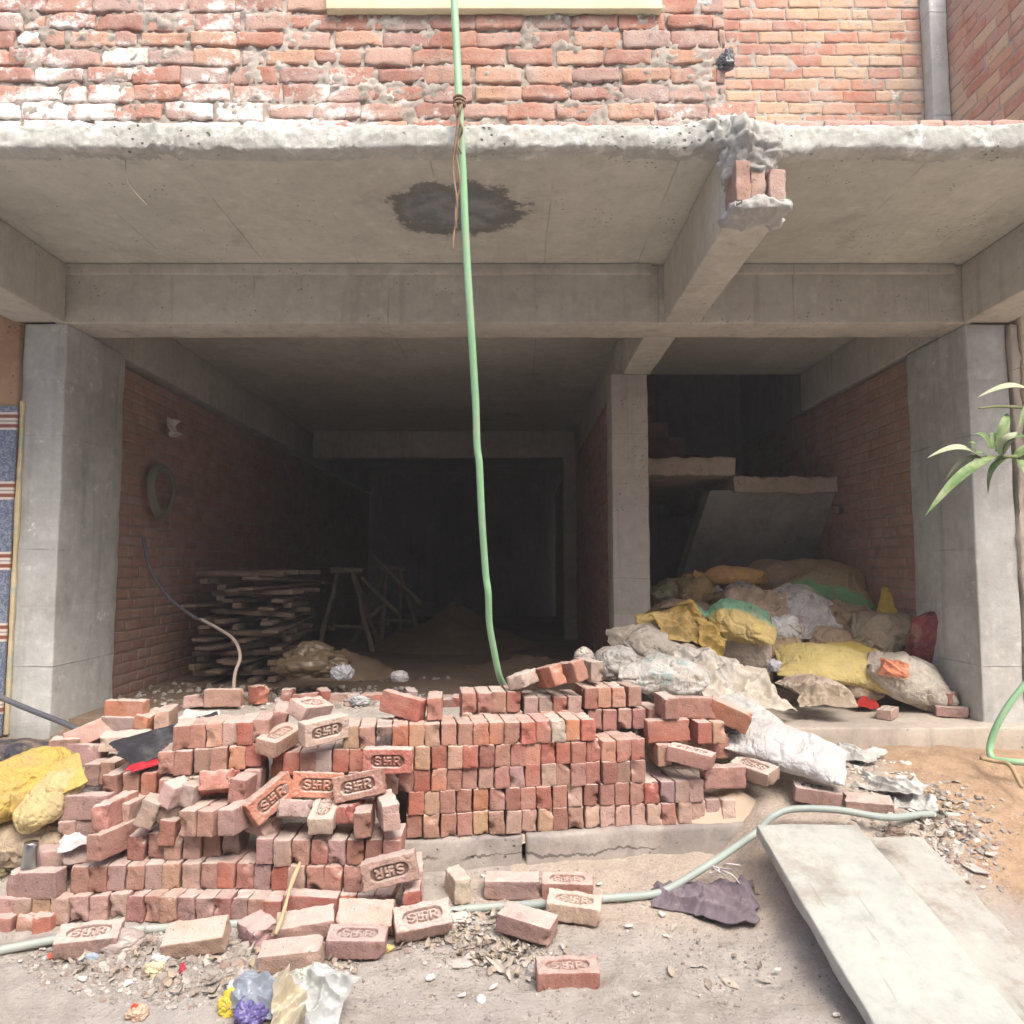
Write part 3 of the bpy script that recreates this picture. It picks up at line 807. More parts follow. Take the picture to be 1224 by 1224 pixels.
# ------------------------------------------------------------------ bricks: meshes
BL, BW, BH = .226, .109, .074
def brick_mesh(name, seed, length=BL, broken=False, frog=False, worn=1.0):
    rg = random.Random(seed)
    hx, hy, hz = length / 2, BW / 2, BH / 2
    rad = .0038 * worn
    def axs(h, n): return [-h, -h + rad * .3, -h + rad] + list(np.linspace(-h + rad, h - rad, n + 1))[1:-1] + [h - rad, h - rad * .3, h]
    if frog:
        ax = [axs(hx, 84), axs(hy, 42), axs(hz, 3)]
    else:
        ax = [axs(hx, 16), axs(hy, 9), axs(hz, 7)]
    chips = []
    for _ in range(rg.randint(3, 7)):
        c = Vector((rg.choice((-hx, hx)), rg.choice((-hy, hy)), rg.choice((-hz, hz))))
        k = rg.randrange(3); c[k] *= rg.uniform(-1, 1)
        chips.append((c, rg.uniform(.006, .022) if rg.random() < .8 else rg.uniform(.03, .045)))
    tw = [rg.uniform(-.02, .02) for _ in range(4)]
    if frog:
        th = .0042
        S = [(.0, 0)]
        def arc(cx, cy, rx, ry, a0, a1, n=10): return [(cx + rx * math.cos(R(a0 + (a1 - a0) * k / n)), cy + ry * math.sin(R(a0 + (a1 - a0) * k / n))) for k in range(n + 1)]
        lw, lh = .012, .0165
        sx = -.044
        Sp = arc(sx, lh * .5, lw, lh * .5, 20, 270) + arc(sx, -lh * .5, lw, lh * .5, 90, -160)
        Rx = .044
        Rp = [[(Rx - lw, -lh), (Rx - lw, lh)], [(Rx - lw, lh), (Rx, lh)] + arc(Rx, lh * .45, lw * .9, lh * .55, 90, -90) + [(Rx - lw, -lh * .1)], [(Rx - .002, -lh * .1), (Rx + lw, -lh)]]
        q = .0145
        Mp = [[(-q, q), (-q, 0), (q, 0), (q, -q)], [(q, q), (0, q), (0, -q), (-q, -q)]]
        strokes = [Sp] + Rp + Mp
        segs = np.array([(a[0], a[1], c[0], c[1]) for st in strokes for a, c in zip(st, st[1:])])
        def letters(x, y):
            ax_, ay, bx, by = segs.T
            dx, dy = bx - ax_, by - ay
            t = np.clip(((x - ax_) * dx + (y - ay) * dy) / (dx * dx + dy * dy + 1e-12), 0, 1)
            return float(np.min(np.hypot(x - ax_ - t * dx, y - ay - t * dy)))
    b = MB(); idx = {}; fr_at = []
    def vert(p, top):
        key = tuple(round(c, 5) for c in p)
        if key in idx: return idx[key]
        q = Vector(p)
        inn = Vector([max(-(h - rad), min(h - rad, q[k])) for k, h in enumerate((hx, hy, hz))])
        dd = q - inn
        if dd.length > 1e-9:
            dd.normalize(); q = inn + dd * rad
        am = .0024 * worn
        q += dd * (am * (fr(p, 20, 3, seed) * 1.3 + .8 * fr(p, 75, 2, seed)))
        for c, r_ in chips:
            d = (q - c).length
            if d < r_ and not (frog and top and abs(p[0]) < .085 and abs(p[1]) < .035): q += (-c).normalized() * (r_ - d) * .62 * (1 + .8 * fr(p, 60, 2, seed))
        if broken and q.x > hx * .2:
            k = (q.x - hx * .2) / (hx * .8)
            q.x -= k * (.028 + .035 * fr((0, p[1], p[2]), 13, 3, seed) + .02 * fr(p, 35, 2, seed))
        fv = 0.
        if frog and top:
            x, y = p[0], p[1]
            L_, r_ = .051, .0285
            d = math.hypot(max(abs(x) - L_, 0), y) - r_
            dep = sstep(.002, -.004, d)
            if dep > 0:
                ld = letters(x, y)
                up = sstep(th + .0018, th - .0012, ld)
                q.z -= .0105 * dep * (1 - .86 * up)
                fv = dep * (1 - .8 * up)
        # fired bricks are slightly warped
        q.z += tw[0] * q.x * q.y * 4 + tw[1] * q.x * q.x; q.y += tw[2] * q.x * q.x + tw[3] * q.x * q.z
        idx[key] = len(b.v); b.v.append(tuple(q)); fr_at.append(fv)
        return idx[key]
    for k in range(3):
        i, j = (k + 1) % 3, (k + 2) % 3
        for sg in (-1, 1):
            h = (hx, hy, hz)[k]
            ai, aj = ax[i], ax[j]
            for u in range(len(ai) - 1):
                for w in range(len(aj) - 1):
                    f = []
                    for du, dw in ((0, 0), (1, 0), (1, 1), (0, 1)):
                        p = [0, 0, 0]; p[k] = sg * h; p[i] = ai[u + du]; p[j] = aj[w + dw]
                        f.append(vert(p, k == 2 and sg > 0))
                    if sg < 0: f.reverse()
                    b.f.append(tuple(f)); b.m.append(0)
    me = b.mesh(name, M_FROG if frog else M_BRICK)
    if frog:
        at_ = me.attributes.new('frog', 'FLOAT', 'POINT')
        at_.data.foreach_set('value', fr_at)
    return me
PLAIN = [brick_mesh('brick', s, worn=1 + .22 * (s % 4)) for s in range(14)]
HALF = [brick_mesh('half_brick', 20 + s, length=.135 + .012 * s, broken=True, worn=1.6) for s in range(4)]
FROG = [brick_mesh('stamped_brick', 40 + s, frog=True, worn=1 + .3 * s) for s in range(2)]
ORI = {'head': Matrix(((0, 0, 1), (1, 0, 0), (0, 1, 0))),
       'stretch': Matrix(((1, 0, 0), (0, 0, -1), (0, 1, 0))),
       'flat': Matrix.Identity(3),
       'headflat': Matrix(((0, -1, 0), (1, 0, 0), (0, 0, 1)))}
HT = {'head': BW, 'stretch': BW, 'flat': BH, 'headflat': BH}
TINT = {'red': (.39, .145, .11), 'orange': (.47, .205, .13), 'rose': (.37, .19, .155), 'buff': (.45, .275, .195), 'dusty': (.46, .32, .27), 'grey': (.40, .325, .295), 'maroon': (.33, .15, .12), 'pale': (.58, .46, .39), 'brown': (.36, .215, .17), 'mauve': (.37, .245, .225), 'black': (.055, .05, .05)}
WORD = {'red': 'red', 'orange': 'orange red', 'rose': 'rose red', 'buff': 'buff', 'dusty': 'dusty pink', 'grey': 'greyish', 'maroon': 'dark red', 'pale': 'pale cream', 'brown': 'brown', 'mauve': 'dull mauve', 'black': 'blackened'}
rb = random.Random(77)
N_BRICK = [0]
def brick(loc, ori='head', yaw=0, pitch=0, roll=0, col='rose', kind='plain', label=None, group=None, flip=False, name=None, sc=1.0):
    """loc is the centre; yaw about the vertical, pitch about the left-right axis, roll in the plane facing the lane."""
    me = {'plain': PLAIN, 'half': HALF, 'frog': FROG}[kind]
    me = me[rb.randrange(len(me))]
    m = Matrix.Rotation(R(yaw), 3, 'Z') @ Matrix.Rotation(R(pitch), 3, 'X') @ Matrix.Rotation(R(roll), 3, 'Y') @ ORI[ori]
    if flip: m = m @ Matrix.Rotation(math.pi, 3, 'Z')
    elif kind == 'plain' and rb.random() < .5: m = m @ Matrix.Rotation(math.pi, 3, rb.choice('XYZ'))
    if sc != 1: m = m @ Matrix.Scale(sc, 3)
    o = bpy.data.objects.new(name or {'plain': 'brick', 'half': 'broken_brick', 'frog': 'stamped_brick'}[kind], me)
    COL.objects.link(o)
    o.matrix_world = Matrix.Translation(loc) @ m.to_4x4()
    t = TINT[col]; j = rb.uniform(.8, 1.12)
    o.color = tuple(min(.8, c * j * rb.uniform(.94, 1.06)) for c in t) + (1,)
    tag(o, label, 'brick', group)
    N_BRICK[0] += 1
    return o
ORD = ['first', 'second', 'third', 'fourth', 'fifth', 'sixth', 'seventh', 'eighth', 'ninth', 'tenth', 'eleventh', 'twelfth', 'thirteenth', 'fourteenth', 'fifteenth', 'sixteenth', 'seventeenth', 'eighteenth', 'nineteenth', 'twentieth', 'twenty-first', 'twenty-second', 'twenty-third', 'twenty-fourth', 'twenty-fifth', 'twenty-sixth', 'twenty-seventh', 'twenty-eighth']
def pick(ws):
    k = list(ws); return rb.choices(k, [ws[c] for c in k])[0]
STACKMIX = {'red': 5, 'orange': 4, 'rose': 6, 'buff': 2.5, 'dusty': 2, 'grey': .7, 'maroon': 2, 'brown': 1.2}
DUSTMIX = {'rose': 4, 'dusty': 6, 'mauve': 3, 'buff': 1.2, 'grey': 1, 'red': .8, 'maroon': 1, 'brown': 1.6}
def course(p0, p1, n, where, group, mix, z=None, cols=None, skip=(), jit=.009, ori='head', tilt=2.4, back=0.):
    """A row of bricks side by side. p0, p1: the lower front corners of the row's two ends."""
    p0, p1 = Vector(p0), Vector(p1)
    u = p1 - p0
    yaw = math.degrees(math.atan2(u.y, u.x))
    nrm = Vector((-u.y, u.x, 0)).normalized()
    tot = n - len(skip); k = 0
    for i in range(n):
        if i in skip: continue
        c = cols[i] if cols and i < len(cols) and cols[i] else pick(mix)
        p = p0 + u * ((i + .5) / n)
        dep = BL / 2
        loc = p + nrm * (dep + rb.uniform(-jit, jit * 1.6) + back) + Vector((0, 0, HT[ori] / 2 + rb.uniform(-.001, .003)))
        lab = f"{WORD[c]} brick, {ORD[k]} from left in {where}"
        brick(loc, ori, yaw + rb.uniform(-tilt, tilt), rb.uniform(-1, 1), rb.uniform(-tilt, tilt) * .7, c, 'plain', lab, group, sc=rb.uniform(.965, 1.02))
        k += 1
def pc(px0, py0, d0, px1, py1, d1, n, where, group, mix, **k):
    a, c = at(px0, py0, d0), at(px1, py1, d1)
    z = k.pop('z', None)
    if z is not None: a.z = c.z = z
    course(a, c, n, where, group, mix, **k)

# ------------------------------------------------------------------ the tall stack on the step
GR = 'bricks of the tall stack on the step'
def dR(px): return 3.72 + .25 * (px - 490) / 390
def cz(i): return .208 + .1065 * i
def rc(i, px0, px1, n, where, **k):
    d0, d1 = dR(px0), dR(px1)
    a, c = at(px0, 950, d0), at(px1, 950, d1)
    a.z = c.z = cz(i)
    course(a, c, n, where, GR, STACKMIX, **k)
rc(0, 486, 880, 21, 'bottom course of the tall stack', cols=['rose', 'buff', 'maroon', 'rose', 'buff', 'brown', 'dusty', 'dusty', 'buff', 'maroon', 'brown', 'dusty', 'dusty', 'dusty', 'dusty', 'dusty', 'rose', 'dusty', 'dusty', 'dusty', 'pale'])
rc(1, 487, 842, 19, 'second course up of the tall stack', cols=['red', 'buff', 'rose', 'maroon', 'orange', 'rose', 'maroon', 'red', 'red', 'rose', 'dusty', 'maroon', 'rose', 'rose', 'rose', 'red', 'mauve', 'mauve', 'mauve'])
rc(2, 416, 773, 19, 'third course up of the tall stack', cols=['brown', 'brown', 'brown', 'rose', 'red', 'orange', 'rose', 'rose', 'dusty', 'rose', 'mauve', 'red', 'dusty', 'brown', 'rose', 'maroon', 'maroon', 'brown', 'brown'])
rc(3, 336, 773, 23, 'fourth course up of the tall stack', cols=['red', 'rose', 'grey', 'red', 'red', 'buff', 'brown', 'buff', 'buff', 'red', 'buff', 'red', 'maroon', 'rose', 'maroon', 'orange', 'red', 'red', 'maroon', 'maroon', 'orange', 'red', 'red'])
rc(4, 409, 713, 16, 'top front course of the tall stack', cols=['buff', 'brown', 'black', 'orange', 'buff', 'buff', 'rose', 'rose', 'orange', 'orange', 'rose', 'red', 'red', 'grey', 'orange', 'red'])
# second row, behind the first
GR2 = 'bricks of the back row of the tall stack'
def dB(px): return dR(px) + .245
def rb2(i, px0, px1, n, where, dz=0., **k):
    a, c = at(px0, 850, dB(px0)), at(px1, 850, dB(px1)); a.z = c.z = cz(i) + dz
    course(a, c, n, where, GR2, STACKMIX, **k)
rb2(4, 552, 700, 8, 'hidden fifth course of the back row')
rb2(5, 552, 624, 4, 'top left run, tall stack back row', cols=['rose', 'rose', 'rose', 'red'])
rb2(5, 627, 695, 4, 'low middle run, tall stack back row', dz=-.03, cols=['dusty', 'dusty', 'red', 'dusty'])
rb2(5, 697, 768, 4, 'top right run, tall stack back row', dz=.012, cols=['maroon', 'buff', 'buff', 'rose'])
rb2(4, 702, 792, 5, 'course below the top right run, tall stack', cols=['rose', 'rose', 'brown', 'rose', 'rose'])
rb2(3, 775, 830, 3, 'lower right course, tall stack back row')
GJ = 'loose bricks lying on and about the stacks'
def B(px, py, d, ori='head', yaw=0, pitch=0, roll=0, col='rose', kind='plain', label='', group=GJ, **k):
    return brick(at(px, py, d), ori, yaw, pitch, roll, col, kind, label, group, **k)
B(829, 845, 4.12, 'stretch', 7, 0, 2, 'rose', label='rose red brick lying lengthwise at the top right end of the tall stack')
B(797, 872, 4.02, 'stretch', 7, 0, -1, 'red', label='red brick lying lengthwise below the other lengthwise one at right of the tall stack')
B(833, 871, 4.10, 'head', 8, 0, 0, 'red', label='red brick end on beside the lower lengthwise brick, tall stack right end')
B(850, 871, 4.14, 'head', 8, 0, 2, 'buff', label='buff brick end on, last at the right end under the lengthwise brick')
B(787, 897, 4.05, 'head', 6, 0, 0, 'brown', label='brown brick end on beneath the lower lengthwise brick, tall stack')
B(799, 893, 4.15, 'stretch', 6, 0, 0, 'brown', label='brown half hidden lengthwise brick supporting the right end of the tall stack')
B(845, 893, 4.16, 'stretch', 6, 0, 0, 'rose', label='rose red lengthwise brick half buried behind the slanting stamped brick')
B(796, 843, 4.08, 'head', 5, 0, 0, 'rose', label='rose red brick end on just left of the topmost lengthwise brick')
B(871, 854, 4.12, 'stretch', -12, 12, 24, 'orange', label='orange red brick sliding off the right end of the tall stack')
B(826, 904, 3.92, 'flat', -26, 0, 8, 'rose', 'frog', label='stamped rose brick lying aslant on the right end of the tall stack')
B(864, 928, 4.0, 'stretch', 8, 0, 0, 'rose', label='rose brick laid lengthwise under the slanting stamped one, tall stack right end')
B(902, 921, 4.02, 'flat', -52, 14, 6, 'dusty', 'frog', label='dusty stamped brick tipped between the tall stack and the white sack')
# three tilted bricks on top
B(627, 811, 4.10, 'flat', 52, -14, -8, 'pale', 'half', label='small pale broken brick, leftmost of three tilted on the stack top')
B(656, 808, 4.12, 'head', 24, -12, -14, 'orange', label='orange red brick tilted on the stack top, middle of three')
B(681, 803, 4.14, 'head', 28, -10, -12, 'rose', label='rose brick tilted on the stack top, rightmost of three')
B(704, 800, 4.28, 'head', 18, 0, 0, 'grey', label='greyish brick end on behind the three tilted bricks')
B(482, 843, 3.86, 'stretch', -22, -4, 10, 'red', label='red brick lying lengthwise and tilted on top of the stack, left of the hose')
B(520, 843, 3.90, 'head', 4, 0, 0, 'rose', label='rose brick end on beside the tilted lengthwise brick on top')
for px, c, w in ((440, 'brown', 'left of'), (459, 'buff', 'under'), (477, 'brown', 'right of')):
    pass

# ------------------------------------------------------------------ the left stack at the back
GL = 'bricks of the stack at the back left'
pc(205, 899, 3.52, 322, 888, 3.60, 6, 'top course of the back left stack', GL, DUSTMIX, cols=['rose', 'rose', 'buff', 'dusty', 'red', 'rose'])
pc(187, 930, 3.50, 313, 918, 3.58, 6, 'second course from top of the back left stack', GL, STACKMIX, cols=['rose', 'maroon', 'brown', 'rose', 'orange', 'red'])
pc(188, 963, 3.50, 310, 950, 3.56, 6, 'third course from top of the back left stack', GL, DUSTMIX)
pc(320, 930, 3.66, 345, 930, 3.66, 1, 'gap beside the back left stack', GL, STACKMIX, cols=['orange'])
# left wing
GW = 'bricks of the low left wing of the pile'
B(103, 963, 3.52, 'stretch', 0, 0, 0, 'mauve', label='mauve brick laid lengthwise at the left end beside the yellow sacks', group=GW)
pc(120, 954, 3.62, 188, 952, 3.62, 3, 'short row right of the yellow sacks', GW, DUSTMIX, cols=['rose', 'brown', 'orange'])
pc(98, 942, 3.78, 136, 938, 3.78, 2, 'pair behind the short row by the yellow sacks', GW, DUSTMIX)
B(139, 968, 3.50, 'head', -8, 0, -6, 'rose', label='rose brick end on right of the lengthwise mauve brick', group=GW)
B(162, 966, 3.60, 'head', -6, 0, 4, 'dusty', label='dusty brick end on behind the whitish broken lump', group=GW)
pc(69, 1012, 3.47, 128, 1006, 3.50, 3, 'short low row left of the front stack', GW, DUSTMIX, cols=['mauve', 'mauve', 'rose'])
B(44, 1055, 3.34, 'stretch', -6, 0, -3, 'mauve', label='dark dusty brick laid lengthwise carrying the steel tumbler', group=GW)
B(70, 1022, 3.46, 'flat', 6, 0, 0, 'dusty', label='dusty flat brick behind the steel tumbler', group=GW)
B(110, 1022, 3.46, 'flat', 30, -30, 0, 'grey', label='grey dusty brick leaning behind the left end of the front stack', group=GW)
B(152, 848, 4.12, 'stretch', -3, 0, 0, 'orange', label='orange red lengthwise brick uppermost at the far left by the column', group=GW, sc=.95)
B(146, 867, 4.10, 'stretch', -4, 0, 0, 'grey', label='grey lengthwise brick under the uppermost orange one by the column', group=GW, sc=.9)
B(179, 863, 4.16, 'head', 0, 0, 10, 'orange', label='orange brick end on right of the grey one by the column', group=GW)
B(199, 858, 4.2, 'head', 12, 0, 0, 'dusty', label='dusty brick end on, rightmost of those near the column', group=GW)
B(108, 879, 4.05, 'stretch', 24, -38, -24, 'rose', label='rose brick leaning aslant against the bricks near the left column', group=GW)
B(100, 902, 3.95, 'stretch', -6, -10, 0, 'mauve', label='half hidden mauve brick above the yellow sack', group=GW)
B(150, 885, 3.95, 'flat', 10, 8, 0, 'pale', label='whitened flat brick in front of the grey one near the column', group=GW)
B(80, 890, 3.98, 'flat', 20, 0, 0, 'brown', 'half', label='brown broken brick behind the upper yellow sack', group=GW)

# ------------------------------------------------------------------ the front stack
GF = 'bricks of the low front stack'
def fc(lev, px0, px1, d0, d1, n, where, **k):
    a, c = at(px0, 1050, d0), at(px1, 1050, d1); a.z = c.z = .004 + .1075 * lev
    course(a, c, n, where, GF, DUSTMIX, **k)
a0 = -.065
pts = at(-5, 1100, 3.26), at(66, 1100, 3.28)
course(Vector((pts[0].x, 3.235, -.055)), Vector((pts[1].x, 3.265, -.055)), 3, 'half buried bottom row of the front stack', GF, DUSTMIX)
fc(0, -6, 130, 3.28, 3.32, 6, 'bottom course, left run, of the front stack', cols=['mauve', 'dusty', 'buff', 'dusty', 'dusty', 'dusty'])
fc(0, 131, 338, 3.32, 3.27, 10, 'bottom course, right run, of the front stack', cols=['dusty', 'rose', 'rose', 'buff', 'mauve', 'mauve', 'rose', 'mauve', 'rose', 'red'])
B(372, 1083, 3.29, 'stretch', 1, 0, 4, 'red', label='red brick laid lengthwise in the bottom of the front stack by the stick', group=GF)
fc(0, 404, 470, 3.32, 3.32, 3, 'bottom course, short right end, of the front stack', cols=['orange', 'grey', 'buff'])
fc(1, 84, 215, 3.34, 3.38, 6, 'second course, left run, of the front stack', cols=['rose', 'rose', 'mauve', 'brown', 'mauve', 'buff'])
fc(1, 216, 430, 3.38, 3.34, 10, 'second course, right run, of the front stack', cols=['dusty', 'brown', 'red', 'maroon', 'mauve', 'red', 'dusty', 'rose', 'rose', 'rose'])
B(136, 1003, 3.42, 'head', -16, 0, -3, 'rose', label='rose brick poking out end on at the left of the third front course', group=GF)
fc(2, 150, 238, 3.42, 3.43, 4, 'third course, left run, of the front stack', cols=['rose', 'rose', 'brown', 'dusty'])
fc(2, 238, 284, 3.46, 3.46, 2, 'third course, low pair, of the front stack', cols=['brown', 'mauve'], tilt=5)
fc(2, 303, 478, 3.36, 3.36, 8, 'third course, right run, of the front stack', cols=['mauve', 'dusty', 'brown', 'maroon', 'mauve', 'rose', 'rose', 'rose'])
# top: groups of long bricks seen with their upper sides
B(240, 975, 3.46, 'head', -9, 0, 0, 'brown', label='brown brick end on, left of three set back on the front stack', group=GF)
B(262, 975, 3.46, 'head', -10, 0, 0, 'rose', label='rose brick end on, middle of three set back on the front stack', group=GF)
B(288, 974, 3.42, 'head', -14, 0, -3, 'mauve', label='mauve brick end on, right of three set back on the front stack', group=GF)
B(436, 977, 3.44, 'head', 6, 0, -2, 'rose', label='rose brick end on at the front stack right end, left of a pair', group=GF)
B(463, 968, 3.40, 'head', 18, 0, -3, 'dusty', 'frog', label='dusty stamped brick end on showing its stamped side, right of a pair', group=GF)
B(467, 1005, 3.47, 'head', 14, 0, -2, 'rose', label='rose brick end on directly under the stamped pair at right', group=GF)
B(466, 1039, 3.22, 'stretch', 6, -4, -11, 'dusty', 'frog', flip=True, label='dusty brick with upside down stamp leaning at the front stack corner', group=GF)
B(495, 1045, 3.40, 'head', 8, 0, 0, 'pale', label='pale brick end behind the upside down stamped brick', group=GF)
B(493, 1068, 3.30, 'head', 6, 0, -3, 'red', label='red ended brick low at the right corner of the front stack', group=GF)

# ------------------------------------------------------------------ tumbled bricks between the stacks
B(464, 908, 3.60, 'stretch', 2, 0, 1, 'red', 'frog', label='red brick facing forward with a clear stamp, highest of the stamped ones')
B(380, 938, 3.52, 'stretch', 8, -12, 4, 'orange', 'frog', label='orange red brick facing forward with a stamp, amid the tumbled ones')
B(430, 939, 3.46, 'stretch', -6, -14, -13, 'rose', 'frog', label='rose brick with a stamp and light rim, right of the orange stamped one')
B(387, 872, 3.62, 'stretch', 42, 4, -4, 'pale', 'frog', label='pale brick showing a stamped side, tilted above the tumbled bricks')
B(371, 847, 3.85, 'flat', 64, 22, 6, 'pale', 'frog', label='pale brick tilted up with stamped face, highest of the tumbled bricks')
B(334, 884, 3.64, 'flat', 74, 10, -8, 'buff', 'frog', label='buff stamped brick lying by the top of the back left stack')
B(335, 857, 3.85, 'head', 10, 4, 14, 'rose', label='rose brick leaning behind the pale stamped ones')
B(323, 954, 3.44, 'stretch', 40, -10, -30, 'orange', 'frog', label='bright orange brick turned on its corner among the tumbled bricks')
B(338, 946, 3.56, 'head', 14, 0, -12, 'mauve', label='mauve brick standing behind the bright orange turned brick')
B(356, 967, 3.42, 'flat', 18, -18, 8, 'grey', 'half', label='grey broken brick lump in the middle of the tumble')
B(389, 971, 3.44, 'headflat', 2, 14, 0, 'pale', 'frog', label='small pale brick end with a stamped top under the rose stamped one')
B(417, 970, 3.44, 'flat', -20, 0, -10, 'red', 'half', label='broken red brick beside the small pale stamped one')
B(268, 934, 3.52, 'flat', 4, -24, -4, 'red', 'half', label='bright red broken brick lying below the back left stack', sc=1.2)
B(296, 938, 3.56, 'head', -6, 0, 6, 'rose', label='rose brick end on beside the bright red broken brick')
B(212, 946, 3.46, 'head', -20, 0, 22, 'pale', 'half', label='whitish broken brick tilted below the back left stack', sc=.95)
B(233, 946, 3.50, 'head', -6, 0, 12, 'grey', 'half', label='greyish white broken brick right of the whitish tilted one', sc=.9)
B(181, 968, 3.44, 'head', 10, 0, 20, 'grey', 'half', label='mortar crusted broken brick lump at left of the front stack', sc=1.05)
B(206, 990, 3.47, 'head', 4, 0, 4, 'maroon', 'half', label='dark red brick fragment under the mortar crusted lump')
B(205, 967, 3.50, 'flat', 30, 10, 0, 'grey', 'half', label='grey fragment between two whitish broken bricks')
B(318, 984, 3.46, 'flat', -30, 10, 10, 'dusty', 'half', label='dusty fragment lying in the gap of the front stack')

# ------------------------------------------------------------------ loose bricks on the ground in front
GG = 'single bricks lying on the ground in front'
def Gd(px, py, ori='flat', yaw=0, pitch=0, roll=0, col='dusty', kind='plain', label='', dz=0., d=None, sink=.004, **k):
    """A brick resting on the ground where the photograph shows the middle of its body."""
    h = {'flat': BH, 'headflat': BH, 'stretch': BW, 'head': BW}[ori]
    z = 0.
    p = atz(px, py, .04)
    for _ in range(6):
        p = atz(px, py, gz0(p.x, p.y) + h / 2 + dz)
    p.z -= sink
    return brick(p, ori, yaw, pitch, roll, col, kind, label, GG, **k)
Gd(107, 1121, 'flat', 14, 16, 0, 'mauve', 'frog', 'mauve stamped brick lying tipped on the ground, leftmost of the loose ones', dz=.02)
Gd(235, 1119, 'flat', 8, 22, -6, 'dusty', 'plain', 'dusty blank brick tipped forward on the rubble left of the stick', dz=.025)
Gd(311, 1112, 'flat', -40, 10, 8, 'mauve', 'half', 'rounded mauve broken brick just left of the stick foot', dz=.01)
Gd(366, 1104, 'flat', 14, 12, -4, 'dusty', 'plain', 'dusty blank brick behind the nearest blank one, right of the stick', dz=.03)
Gd(349, 1140, 'flat', 7, 6, -3, 'mauve', 'plain', 'mauve blank brick in front, nearest of those by the stick', dz=.01)
Gd(438, 1094, 'flat', -2, 42, 0, 'dusty', 'plain', 'dusty cracked brick propped up behind a stamped one', dz=.055)
Gd(427, 1124, 'flat', 3, 8, 2, 'mauve', 'frog', 'mauve brick with stamp filled with dirt, under the cracked brick', dz=.012)
Gd(505, 1099, 'flat', 17, 34, -6, 'dusty', 'frog', 'dusty brick with a bold stamp propped up near the grey pipe', dz=.04)
Gd(546, 1056, 'head', 22, 0, 0, 'pale', 'half', 'small pale half brick close to the step')
Gd(612, 1057, 'flat', -1, 0, 0, 'mauve', 'plain', 'mauve blank brick by the step, left of the numbered one', sc=1.08)
Gd(678, 1058, 'flat', -3, 6, 0, 'rose', 'frog', 'rose stamped brick by the step right of the blank one', dz=.005)
Gd(686, 1083, 'flat', -10, 10, 4, 'pale', 'frog', 'pale stamped brick across the pipe in front of the rose one', dz=.03)
Gd(630, 1102, 'flat', -22, 6, 6, 'mauve', 'plain', 'mauve blank brick tilted on leaf litter before the pipe', dz=.025)
Gd(678, 1163, 'flat', 2, 5, 0, 'maroon', 'frog', 'dark red stamped brick alone on the ground, nearest of all', dz=.0)
Gd(976, 948, 'flat', -12, 6, 6, 'mauve', 'frog', 'mauve stamped brick behind the top of the pale ramp slab', dz=.01)
Gd(1037, 955, 'flat', -16, 10, 0, 'mauve', 'plain', 'mauve brick tipped beside the stamped one above the ramp slab', dz=.005, sink=.03)
def Pl(px, py, z, ori='flat', yaw=0, pitch=0, roll=0, col='dusty', kind='plain', label='', **k):
    p = atz(px, py, z + HT[ori] / 2)
    return brick(p, ori, yaw, pitch, roll, col, kind, label, 'bricks lying on the right plinth', **k)
Pl(1061, 852, .52, 'flat', 50, 0, 0, 'dusty', 'frog', 'dusty stamped brick on the plinth edge below the white sack', sc=.85)
Pl(1137, 850, .52, 'flat', -20, 0, 0, 'mauve', 'plain', 'mauve brick at the foot of the right column, lower of two', sc=.85)
Pl(1132, 833, .60, 'flat', 34, 0, 0, 'rose', 'half', 'rose broken brick atop the one at the right column foot')
Pl(1150, 826, .56, 'flat', -30, 20, 0, 'dusty', 'plain', 'dusty brick leaning on the right column base behind the other two', sc=.85)
Pl(945, 831, .52, 'flat', -34, 0, 8, 'mauve', 'plain', 'mauve brick half under the yellow sack on the plinth')

# rubble bricks on the heap behind the stacks
GH = 'rubble bricks on the heap behind the stacks'
HEAPB = [(268, 834, 'stretch', 3, 'brown', 'plain', 'brown lengthwise brick by the wire end on the rubble heap'), (309, 830, 'stretch', -40, 'red', 'half', 'red broken brick pointing up on the rubble heap'),
 (345, 824, 'head', 10, 'maroon', 'plain', 'dark red brick end on, left end of the heap row'), (365, 823, 'flat', 8, 'rose', 'plain', 'rose flat brick in the middle of the heap row'), (387, 820, 'head', 30, 'red', 'half', 'red broken brick at the right of the heap row'),
 (402, 828, 'flat', -12, 'dusty', 'plain', 'dusty flat brick below the heap row'), (424, 830, 'flat', 30, 'pale', 'half', 'pale fragment right of the dusty flat heap brick'), (452, 815, 'flat', -6, 'orange', 'frog', 'orange stamped brick lying on the rubble heap'),
 (450, 828, 'flat', 12, 'rose', 'half', 'rose fragment under the orange stamped brick'), (490, 822, 'head', 20, 'grey', 'half', 'grey fragment behind the tilted red brick on the heap'), (235, 838, 'flat', 12, 'dusty', 'half', 'dusty fragment near the black cloth on the heap'),
 (560, 806, 'flat', -6, 'red', 'plain', 'dim red brick lying on the heap left of the hose'), (536, 812, 'flat', 40, 'brown', 'half', 'brown fragment on the heap left of the hose end')]
for px, py, ori, yaw, col, kind, lab in HEAPB:
    p = at(px, py, 4.75)
    for _ in range(5):
        h = HT[ori] / 2 * .9
        q = None
        # march along the line of sight to the heap
        best = None
        for k in range(60):
            d = 4.3 + k * .03
            w = at(px, py, d)
            if w.z - h <= gz0(w.x, d) + .005: best = w; break
        if best is None: best = at(px, py, 5.0); best.z = gz0(best.x, 5.0) + h
        p = best
        break
    brick(p, ori, yaw, rb.uniform(-8, 8), rb.uniform(-6, 6), col, kind, lab, GH, sc=.95)
